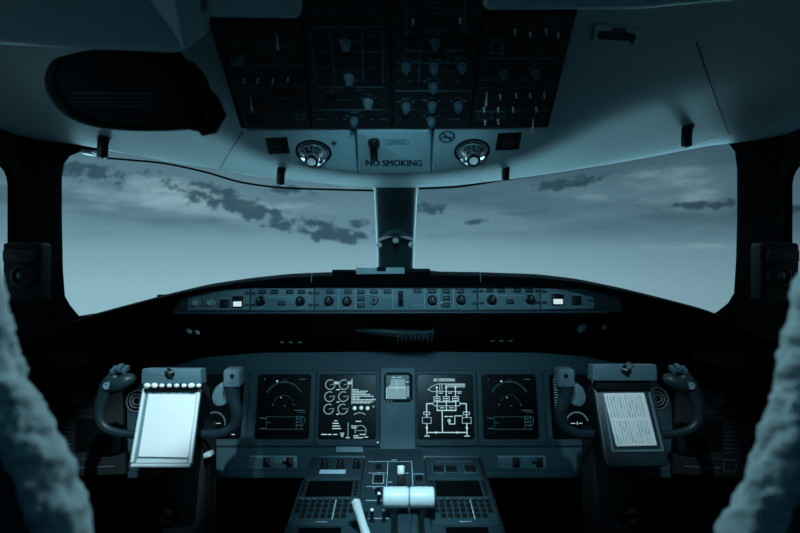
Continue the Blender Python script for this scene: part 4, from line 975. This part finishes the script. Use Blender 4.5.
# ================================================================== CENTRE PEDESTAL
pt_ = P(397, 458, 1.62); pn_ = P(397, 533, 1.245)
QF = Fr(pt_, pt_-pn_)
Qa = lambda x, y, c=0: QF.at(x, y, c)
ped = empty('centre_pedestal', (0, 1.3, 0), 'grey centre pedestal body rising between the seats below the instrument panel', 'pedestal')
hwid = .240
b = MB(); vv = []
y_front = 1.66
secs = [(1.70, .20), (1.60, .235), (.70, .25)]
zq = lambda Y: QF.o.z+(Y-QF.o.y)*(QF.v.z/QF.v.y)
XP = (397-400)/F*1.45
b = MB(); b.add([(XP-.232, 1.63, zq(1.63)-.004),(XP+.232,1.63,zq(1.63)-.004),(XP+.232,.60,zq(.60)-.004),(XP-.232,.60,zq(.60)-.004),(XP-.232,1.63,0),(XP+.232,1.63,0),(XP+.232,.60,0),(XP-.232,.60,0)],
      [(0,1,2,3),(4,5,6,7),(0,1,5,4),(1,2,6,5),(2,3,7,6),(3,0,4,7)]); b.build('body', m_wall, ped)
# angled riser from the pedestal's head up to the instrument panel
b = MB(); b.prism(Fr(P(397,458,1.62), (0,.45,.9)), [(-.225,-.02),(.225,-.02),(.222,.006),(-.222,.006)], -.03, 0, .003); b.build('riser', m_bezel, ped)
def qplate(pts, m, c0, c1, name, root, r_=.006, bev=.002): return MB().prism(QF, rpoly(QF, pts, 0, r_), c0, c1, bev).build(name, m, root)
key = MB().box(ID, -.0052, -.0065, .0052, .0065, 0, .004, .001, .0012).mesh(m_button, name='key')
skey = MB().box(ID, -.0048, -.0035, .0048, .0035, 0, .004, .001, .001).mesh(m_button, name='line_key')
def cdu(sgn, lab):
    x0 = 310 if sgn < 0 else 428; x1 = 366 if sgn < 0 else 482
    a0 = Qa(x0 if sgn > 0 else 308.5, 481)
    if sgn < 0: ax0, ax1 = XP-.230, XP-.082
    else: ax0, ax1 = XP+.082, XP+.230
    bt = Qa(397, 481.5)[1]; bb = Qa(397, 527)[1]
    root = empty('control_display_unit', QF.pt((ax0+ax1)/2, bb), lab, 'keypad unit')
    MB().box(QF, ax0, bb, ax1, bt, -.004, .006, .0025, .006).build('body', m_ped, root)
    wv = ax1-ax0; hv = bt-bb; U = lambda u, v: (ax0+u*wv, bt-v*hv)
    p0 = U(.13,.42); p1 = U(.87,.05); MB().box(QF, p0[0],p0[1],p1[0],p1[1],.005,.007,0,.003).build('screen', m_dark, root)
    for k in range(5):
        for u in (.065,.935): q_ = U(u, .08+.075*k); place(skey, 'line_key', QF, q_[0], q_[1], .006, root)
    for j, v in enumerate((.53,.635,.74,.845,)):
        for i in range(9):
            if j == 3 and i in (0, 8): continue
            q_ = U(.09+.1025*i, v); place(key, 'key', QF, q_[0], q_[1], .006, root)
    b = MB()
    for i in range(9): q_ = U(.09+.1025*i, .47); b.line(QF, [(q_[0]-.004,q_[1]),(q_[0]+.004,q_[1])], .0016, .006)
    b.line(QF, [U(.645,.49),U(.645,.90)], .0016, .006); b.line(QF, [U(.42,.95),U(.58,.95)], .0018, .006)
    b.build('legend_print', m_linelit, root); return root
cdu(-1, 'keypad unit with dark screen on the pedestal, beside the slim pale lever')
cdu(1, 'keypad unit with dark screen on the pedestal, to starboard of the thick white thrust handles')
bt = Qa(397, 459)[1]; bm_ = Qa(397, 480.7)[1]
# upper row panels
root = empty('dimming_module', QF.pt(XP-.155, bm_), 'pedestal panel with three black knobs above a white placard', 'control panel')
MB().box(QF, XP-.226, bm_, XP-.082, bt, -.004, .006, .0025, .004).build('face_plate', m_ped, root)
kb = MB().lathe(ID, 0,0, [(0,0),(.0115,0),(.0115,.004),(.0085,.006),(.0078,.020),(.006,.022),(0,.022)], 20).mesh(m_knob, name='dimmer_knob')
for x in (324.5, 340.5, 356.5): a = Qa(x, 467.5, .006); place(kb, 'dimmer_knob', QF, a[0], a[1], .006, root)
a0 = Qa(319, 476); a1 = Qa(346, 472.3); MB().box(QF, a0[0],a0[1],a1[0],a1[1],.005,.0072,0,.001).build('white_placard', m_linelit, root)
root = empty('selector_module', QF.pt(XP+.155, bm_), 'pedestal panel with three outlined dark rectangular buttons', 'control panel')
MB().box(QF, XP+.082, bm_, XP+.226, bt, -.004, .006, .0025, .004).build('face_plate', m_ped, root)
b = MB()
for x in (438.5, 451.5, 470.5):
    a0 = Qa(x-5, 472, .006); a1 = Qa(x+5, 466.5, .006); MB().box(QF, a0[0],a0[1],a1[0],a1[1],.005,.010,.001,.001).build('push_button', m_button, root); b.line(QF, rrect(a0[0]-.0015,a0[1]-.002,a1[0]+.0015,a1[1]+.002), .0011, .006, closed=True)
b.line(QF, [Qa(436,463.8),Qa(472,463.8)], .0015, .006); b.line(QF, [Qa(436,476),Qa(444,476)], .0018, .006); b.line(QF, [Qa(462,475.5),Qa(472,475.5)], .0018, .006); b.build('engraving', m_line, root)
# lower units, partly cut by the frame
for sg, lab in ((-1,'partly visible radio panel with dark window below the keypad unit beside the slim lever'),(1,'partly visible radio panel with dark window below the starboard keypad unit')):
    root = empty('radio_unit', QF.pt(XP+sg*.155, Qa(397,528)[1]-.18), lab, 'control panel'); b0 = Qa(397,528)[1]
    MB().box(QF, XP+sg*.155-.075, b0-.18, XP+sg*.155+.075, b0, -.004, .006, .0025, .004).build('face_plate', m_ped, root)
    MB().box(QF, XP+sg*.155-.045, b0-.07, XP+sg*.155+.045, b0-.010, .005, .0075, 0, .003).build('dark_window', m_dark, root)
# quadrant
quad = empty('thrust_quadrant', QF.pt(XP, Qa(397,533)[1]), 'central pedestal quadrant plate with white-lined switch fields and black slots', 'control panel')
bq = Qa(397,452)[1]
MB().box(QF, XP-.080, -.75, XP+.080, bq-.01, -.004, .012, .003, .004).build('face_plate', m_ped, quad)
CQ = .012; A = lambda x, y: Qa(x, y, CQ)
b = MB(); b.line(QF, [A(369,461.5),A(411.5,461.5)], .0016, CQ); b.line(QF, [A(388,461.5),A(386.5,486)], .0016, CQ); b.line(QF, [A(411.5,461.5),A(413,486)], .0016, CQ)
for (x0,x1,y) in ((368,386,473),(413,424,474),(367,385,486.5),(366,383,500.5),(365,389,518.5)): b.line(QF, [A(x0,y),A(x1,y)], .0016, CQ)
b.line(QF, rrect(*A(372.5,483.5), *A(384,474.5)), .0012, CQ, closed=True)
for (x, y, w_) in ((376,488,6),(394,460,5),(390,482,3),(407,473,3)): b.line(QF, [A(x-w_/2,y),A(x+w_/2,y)], .0022, CQ)
b.build('white_lines', m_linelit, quad)
b = MB(); 
for (x0,y0,x1,y1) in ((374,482.5,382.5,476),): b.box(QF, *A(x0,y0), *A(x1,y1), .011, .016, .001, .001)
b.build('push_button', m_button, quad)
sk = MB().lathe(ID, 0,0, [(0,0),(.009,0),(.008,.004),(.006,.010),(0,.011)], 18).mesh(m_knob, name='stop_knob')
for x, y in ((378.5,468),(378,492.5),(419,479.5)): a = A(x, y); place(sk, 'stop_knob', QF, a[0], a[1], CQ, quad)
b = MB(); b.cyl(ID,0,0,0,.003,.006,None,14); b.tube([(0,0,.002),(0,.003,.012),(0,.005,.020)], [.003,.004,.005], 10); tg = b.mesh(m_knob, name='toggle'); tgt = MB().ball((0,.005,.022), .0042, 10).mesh(m_white, name='tip')
for x, y in ((379,504),(372,521),(384,521)): a = A(x, y); o = place(tg, 'toggle_switch', QF, a[0], a[1], CQ, quad); sub(tgt, 'white_tip', o)
b = MB(); b.box(QF, *A(397,486), *A(405,464), .011, .0135, 0, .002); b.box(QF, A(391,533)[0], -.7, A(397,533)[0], A(400,508)[1], .011, .0135, 0, .002); b.box(QF, A(419,533)[0], -.7, A(425,533)[0], A(400,508)[1], .011, .0135, 0, .002); b.box(QF, A(362,533)[0]-.004, -.7, A(368,533)[0]-.004, A(400,512)[1], .011, .0135, 0, .002)
b.build('lever_slot', m_button, quad)
MB().box(QF, A(398,533)[0]-.002, -.6, A(418,533)[0]+.002, A(400,509)[1], .010, .026, .006, .004).build('raised_hump', m_ped, quad)
# flap lever (small white paddle)
root = empty('flap_lever', QF.pt(*A(401,482), CQ), 'small upright white paddle lever at the head of the pedestal', 'lever')
FB = Fr(P(401,473,1.50), (0,.25,.97)); a0 = FB.at(397.3,481.5); a1 = FB.at(404.6,465.3)
MB().box(FB, a0[0],a0[1],a1[0],a1[1],-.008,.008,.004,.004).build('paddle', m_whitem, root)
MB().tube([P(401,480,1.503), QF.pt(*A(401,482), CQ-.002)], .004, 8).build('stalk', m_black, root)
# thrust levers: two cream cylinders side by side
for (x0, x1, lab, jx) in ((383.2,408.9,'thick white thrust lever handle, the port one of the touching pair',394), (409.6,434.2,'thick white thrust lever handle, the starboard one of the touching pair',422)):
    Y = 1.275; root = empty('thrust_lever', P(jx, 520, 1.30), lab, 'lever')
    pa = P(x0, 497.3, Y); pb_ = P(x1, 497.3, Y); R = 10.1/F*Y; Lx = pb_.x-pa.x
    fr = Fr(pa, (0,0,1), (0,1,0)); 
    if fr.n.x < 0: fr = Fr(pa, (0,0,1), (0,-1,0))
    MB().lathe(fr, 0, 0, [(0,0),(R*.86,0),(R*.96,.0015),(R,.004),(R,Lx-.004),(R*.96,Lx-.0015),(R*.86,Lx),(0,Lx)], 40).build('handle', m_whitem, root, ang=50)
    xa = P(jx, 500, Y); fa = Fr((xa.x, Y+.005, xa.z-.005), (0,-.12,1))
    foot = QF.pt(*A(jx, 524), CQ-.01)
    MB().tube([(xa.x, Y+.004, xa.z-R*.6), (xa.x, Y+.01, (xa.z+foot.z)/2-.01), (xa.x, Y+.012, foot.z)], [.010,.009,.009], 10, flat=.6).build('arm', m_bezel, root)
o = MB().tube([P(400,509,1.29), P(409,510.5,1.29), P(418,509,1.29)], [.006,.009,.006], 12); tag(o.build('go_around_bar', m_bezel), 'short dark bar tucked beneath the two thick white handles', 'bar')
# speed brake lever
root = empty('speed_brake_lever', P(368,540,1.2), 'slim pale tapering lever standing at the port side of the quadrant', 'lever')
MB().tube(smoothpath([P(355.3,500.8,1.235), P(357.5,508,1.232), P(362,522,1.222), P(368,541,1.205)], 4), smoothvals([.0098,.0098,.0088,.0105], 4), 16).build('handle', m_whitem, root, ang=60)
pz = P(368,541,1.205); MB().tube([pz, (pz.x, pz.y+.0, zq(pz.y)-.0)], .006, 10).build('stalk', m_metal, root)
# ================================================================== CONTROL WHEELS
def yoke(sgn):
    m = (lambda x: x) if sgn < 0 else (lambda x: 798-x)
    side = 'port' if sgn < 0 else 'starboard'; Y = 1.40
    Pm = lambda x, y, d=0: P(m(x), y, Y+d)
    root = empty('control_yoke', (Pm(172,533).x, 1.46, 0), ('dark ram-horn control wheel and column behind the white notepad' if sgn < 0 else 'dark ram-horn control wheel and column behind the grey clipboard'), 'control wheel')
    u = 1/F*Y
    horn_in = [Pm(x,y,d) for x,y,d in ((232.5,371,.0),(232,384,.0),(233,398,.0),(237,413,.0),(234,426,.0),(222,433,.0),(205,434,.01),(182,432,.02))]
    MB().tube(smoothpath(horn_in, 5), smoothvals([8*u,8.2*u,6.6*u,6.2*u,5.4*u,4.8*u,4.4*u,4.4*u], 5), 16, flat=.8).build('inboard_horn', m_yoke, root, ang=80)
    # pale squared head with a trigger button
    fr = Fr(Pm(232.5,377,-.012), (0,-.05,1)); a0 = fr.at(m(224),387); a1 = fr.at(m(240.5),369.3)
    hd = MB().box(fr, a0[0],a0[1],a1[0],a1[1],-.03,.008,.005,.006).build('grip_head', m_yokel, root)
    a = fr.at(m(232),376,.008); MB().cyl(fr, a[0], a[1], .006, .011, .0055, .005, 14, .001).build('trim_button', m_button, hd)
    fr2 = Fr(Pm(219,394,.0), (0,0,1)); MB().prism(fr2, rpoly(fr2, [(m(x),y) for x,y in ((222,382),(216,387),(213,395),(214,402),(219,406),(227,404),(224,396),(225,385))], 0, .006), -.012, .012, .004).build('paddle', m_yokel, root)
    horn_out = [Pm(x,y) for x,y in ((116,375),(109,385),(103,397),(99,411),(101.5,424),(113,431.5),(135,434.5),(162,433))]
    MB().tube(smoothpath(horn_out, 5), smoothvals([6*u,8*u,6.4*u,5.4*u,5*u,4.6*u,4.2*u,4.4*u], 5), 16, flat=.8).build('outboard_horn', m_yoke, root, ang=80)
    MB().tube(smoothpath([Pm(111,389,-.005),Pm(118,385,-.014),Pm(127,380,-.014),Pm(135,378,-.01)], 4), smoothvals([5*u,7*u,7*u,3.6*u], 4), 14).build('thumb_rest', m_yoke, root, ang=80)
    fr = Fr(Pm(117,371,-.012), (0,-.3,1)); b = MB()
    for x, y, w_ in ((112.5,371.5,4),(118.5,369.5,5),(124,371,4)): a = fr.at(m(x),y); b.box(fr, a[0]-w_*u/2, a[1]-.006, a[0]+w_*u/2, a[1]+.006, -.02, .006, .002, .002)
    b.build('switch_cluster', m_bezel, root)
    fr = Fr(Pm(106.5,386,-.02), (0,0,1)); MB().lathe(fr, 0, 0, [(0,-.01),(.0085,-.01),(.0085,.002),(.006,.003),(.004,.0),(0,.0)], 18).build('round_button', m_knobg, root)
    # hub, column, boss
    fr = Fr(Pm(175,415,.03), (0,0,1)); a0 = fr.at(m(148),447); a1 = fr.at(m(202),388); MB().box(fr, a0[0],a0[1],a1[0],a1[1],-.06,.0,.01,.02).build('hub', m_wall, root)
    fr = Fr(Pm(184,490,.04), (0,.03,1)); a0 = fr.at(m(162),430); a1 = fr.at(m(205),430)
    MB().box(fr, a0[0],-1.25+.52,a1[0],a0[1],-.09,.0,.012,.01).build('column', m_wall, root)
    a = fr.at(m(170),510); bs = MB().lathe(fr, a[0], a[1], [(0,-.01),(.030,-.01),(.030,.012),(.024,.02),(.018,.014),(0,.012)], 24).build('boss', m_black, root)
    MB().box(fr, a[0]-.008, a[1]-.004, a[0]+.012, a[1]+.008, .012, .02, .002, .002).build('boss_latch', m_bezel, bs)
yoke(-1); yoke(1)
# cord beside the port column
root = empty('headset_cord', P(208,533,1.45), 'black cord hanging down beside the port control column, with a white tag', 'cord')
MB().tube(smoothpath([P(200,437,1.42),P(205,446,1.44),P(209,460,1.45),P(209.5,480,1.46),P(209,510,1.46),P(208,560,1.46)], 5), .0065, 10).build('sleeve', m_black, root)
fr = Fr(P(207.5,455,1.425), (0,0,1), (1,0,.25)); MB().box(fr, -.009, -.005, .009, .005, -.02, .004, .001, .001).build('white_tag', m_linelit, root)
# ================================================================== CLIPBOARDS
ct = P(CX, 384, 1.335); cb = P(CX, 467, 1.262)
KF = Fr(cb, ct-cb); K = lambda x, y, c=0: KF.at(x, y, c)
root = empty('notepad_holder', KF.pt(*K(161,467)), 'clear-edged bright notepad holder with a grey clamp bar, mounted on the port control wheel', 'holder')
hold = root
MB().prism(KF, rpoly(KF, [(144,386),(200.5,386),(190.5,467),(130,467)], 0, .008), -.012, .0, .003).build('board', m_knobg, root)
b = MB()
for pts in (((145,384),(131.5,462)), ((199.5,384),(189.5,463)), ((131,465.5),(189.5,465.5))):
    b.tube([KF.pt(*K(*p, .004), .002) for p in pts], .0042, 10)
b.build('rim', m_whitem, root, ang=60)
BFk = Fr(P(171,376,1.315), (0,.1,1))
def bar(x0,y0,x1,y1,name,m,root,c0=-.03,c1=.006,skew=0):
    return MB().prism(BFk, rpoly(BFk, [(x0-skew,y1),(x1+skew,y1),(x1,y0),(x0,y0)], 0, .004), c0, c1, .002).build(name, m, root)
bar(143,368.5,201.5,384,'clamp_bar',m_knobg if False else m_bar,root,skew=.8)
for i in range(8):
    x = 147+i*7.4; p0 = P(x, 385.5, 1.306); MB().ball(p0, .0048 if i not in (0,1,6) else .0062, 10, (1.25,.8,.9)).build('binding_ring', m_white, root)
def thumbscrew(x, y, lab=None):
    o = P(x, y, 1.31); fr = Fr(o, (0,0,1)); b = MB(); b.cyl(fr, 0, 0, -.01, .012, .007, .006, 14, .001)
    b.tube([fr.pt(-.010,.003,.010), fr.pt(0,.0,.014), fr.pt(.010,.003,.010)], [.003,.005,.003], 8); b.tube([fr.pt(.004,-.010,.008), fr.pt(-.004,.012,.008)], [.003,.004], 8); return b
thumbscrew(171.5,372.5).build('thumbscrew', m_knob, root)
bar(148,385,199,390,'shadow_gap',m_black,root,-.03,-.004)
pp = empty('paper_sheet', KF.pt(*K(163,459), .004), 'blank bright white sheet lying in the notepad holder', 'paper')
vv = MB().prism(KF, rpoly(KF, [(148.5,394),(196.5,394.5),(188,457.5),(138.5,456.5)], .004, .002), 0, .0045, .0); vv.build('sheet', m_paper, pp)
MB().prism(KF, poly(KF, [(137.5,459),(187.5,459.5),(187.2,463),(136.5,463)]), -.0005, .003).build('lower_edge', m_whitem, pp)
b = MB(); b.line(KF, [K(139,458.3,.004), K(187.5,459.2,.004)], .0014, .003); b.build('fold', m_print, pp)

MB().tube([KF.pt(*K(170,425,-.010), -.010), (P(172,425,1.38).x, 1.382, P(172,425,1.38).z)], .03, 16).build('mount', m_black, hold)
root = empty('clipboard', KF.pt(*K(637,466)), 'grey clipboard with a clear window frame, mounted on the starboard control wheel', 'clipboard')
MB().prism(KF, rpoly(KF, [(593.5,384),(654,384),(669.5,466),(606.5,467)], 0, .008), -.012, .0, .003).build('board', m_yoke, root)
MB().tube([KF.pt(*K(628,425,-.010), -.010), (P(626,425,1.38).x, 1.382, P(626,425,1.38).z)], .03, 16).build('mount', m_black, root)
b = MB(); q_ = [(601.5,391.5),(648.5,391.5),(662.5,450.5),(612.5,451)]
b.line(KF, [K(*p) for p in q_], .0045, 0, .003, closed=True); b.build('window_rim', m_yokel, root)
BFk = Fr(P(625,374,1.315), (0,.1,1))
bar(592.5,364.5,655.5,380.5,'clamp_bar',m_bar,root,skew=.8)
bar(597,381,652,390,'shadow_gap',m_black,root,-.03,-.004)
thumbscrew(624.5,369.5).build('thumbscrew', m_knob, root); MB().tube([P(624,366,1.305),P(629,362,1.306),P(634,366,1.306)], .0012, 6).build('wire_end', m_metal, root)
pp = empty('checklist_card', KF.pt(*K(635,447), .003), 'white card of fine printed columns in the grey clipboard', 'paper')
MB().prism(KF, rpoly(KF, [(603,393.5),(643.5,393),(656.5,445.5),(616,446.5)], 0, .003), -.0005, .0035).build('card', m_paper, pp)
b = MB(); random.seed(11)
c00 = Vector(K(603.5,394.5)); c10 = Vector(K(643,394)); c01 = Vector(K(616.2,445.5)); c11 = Vector(K(656,445))
def Kc(u, v): return tuple((c00*(1-u)+c10*u)*(1-v)+(c01*(1-u)+c11*u)*v)
for part in ((.04,.47),(.54,.96)):
    for i in range(12):
        u = .06+.075*i; v = part[0]
        while v < part[1]-.01:
            l_ = random.uniform(.04,.14); e_ = min(v+l_, part[1]); b.line(KF, [Kc(u,v), Kc(u,e_)], random.choice((.0009,.0014,.0022)), .0035); v = e_+random.uniform(.008,.03)
b.build('printed_columns', m_print, pp)
MB().line(KF, [Kc(.02,.505),Kc(.98,.505)], .003, .0035).build('divider', m_white, pp)
# ================================================================== SEATS
def seat(sgn):
    side = 'port' if sgn < 0 else 'starboard'
    Y = .56
    L_ = [(-40,228),(-12,238),(2,262),(14,300),(22,335),(30,372),(44,404),(62,434),(82,478),(100,533),(118,600)] if sgn < 0 else [(842,214),(815,228),(800,252),(787,290),(777,335),(769,380),(762,412),(750,446),(733,488),(714,535),(692,600)]
    rad = .026
    inn = []
    for x, y in L_:
        th = math.atan((x-400)/F); D = Y/math.cos(th); th += sgn*math.asin((rad+.004)/D); inn.append((400+F*math.tan(th), y+3))
    root = empty('pilot_seat', (sgn*.62, .50, 0), 'pale fleece-edged pilot seat in the near '+('port corner, with a wide dark seat back' if sgn < 0 else 'starboard corner, with a narrow dark seat back'), 'seat')
    path = smoothpath([P(x, y, Y+(.03 if i < 2 else 0)) for i, (x, y) in enumerate(inn)], 14)
    path = [p for p in path]
    def bump(p):
        return .003*noise.noise(p*26)+.006*noise.noise(p*60+Vector((3,1,2)))+.003*noise.noise(p*150)
    MB().tube(path, rad, 48, flat=1.0, flatdir=(0,1,0), bump=bump).build('fleece_cover', m_fleece, root, ang=180)
    fr = Fr((0, Y+.02, 0), (0,0,1))
    outl = [(p.x+sgn*.014, p.z) for p in path[::3]]
    far = sgn*.86; outl = outl+[(far, outl[-1][1]), (far, outl[0][1]-.02), (sgn*.80, outl[0][1]+.02)]
    MB().prism(fr, outl, .0, .060, .014).build('back_shell', m_shell, root, ang=60)
    MB().box(Fr((sgn*.6,.62,0),(0,1,0)), -.24, -.02, .24, .44, .40, .52, .03, .05).build('cushion', m_fleece, root)
    MB().box(Fr((sgn*.6,.62,0),(0,1,0)), -.16, .02, .16, .34, 0, .40, .02, .03).build('base', m_black, root)
    MB().box(Fr((sgn*.6,.60,0),(0,0,1)), -.20, .38, .20, CZ-.5, -.05, .05, .02, .03).build('lower_back', m_shell, root)
seat(-1); seat(1)
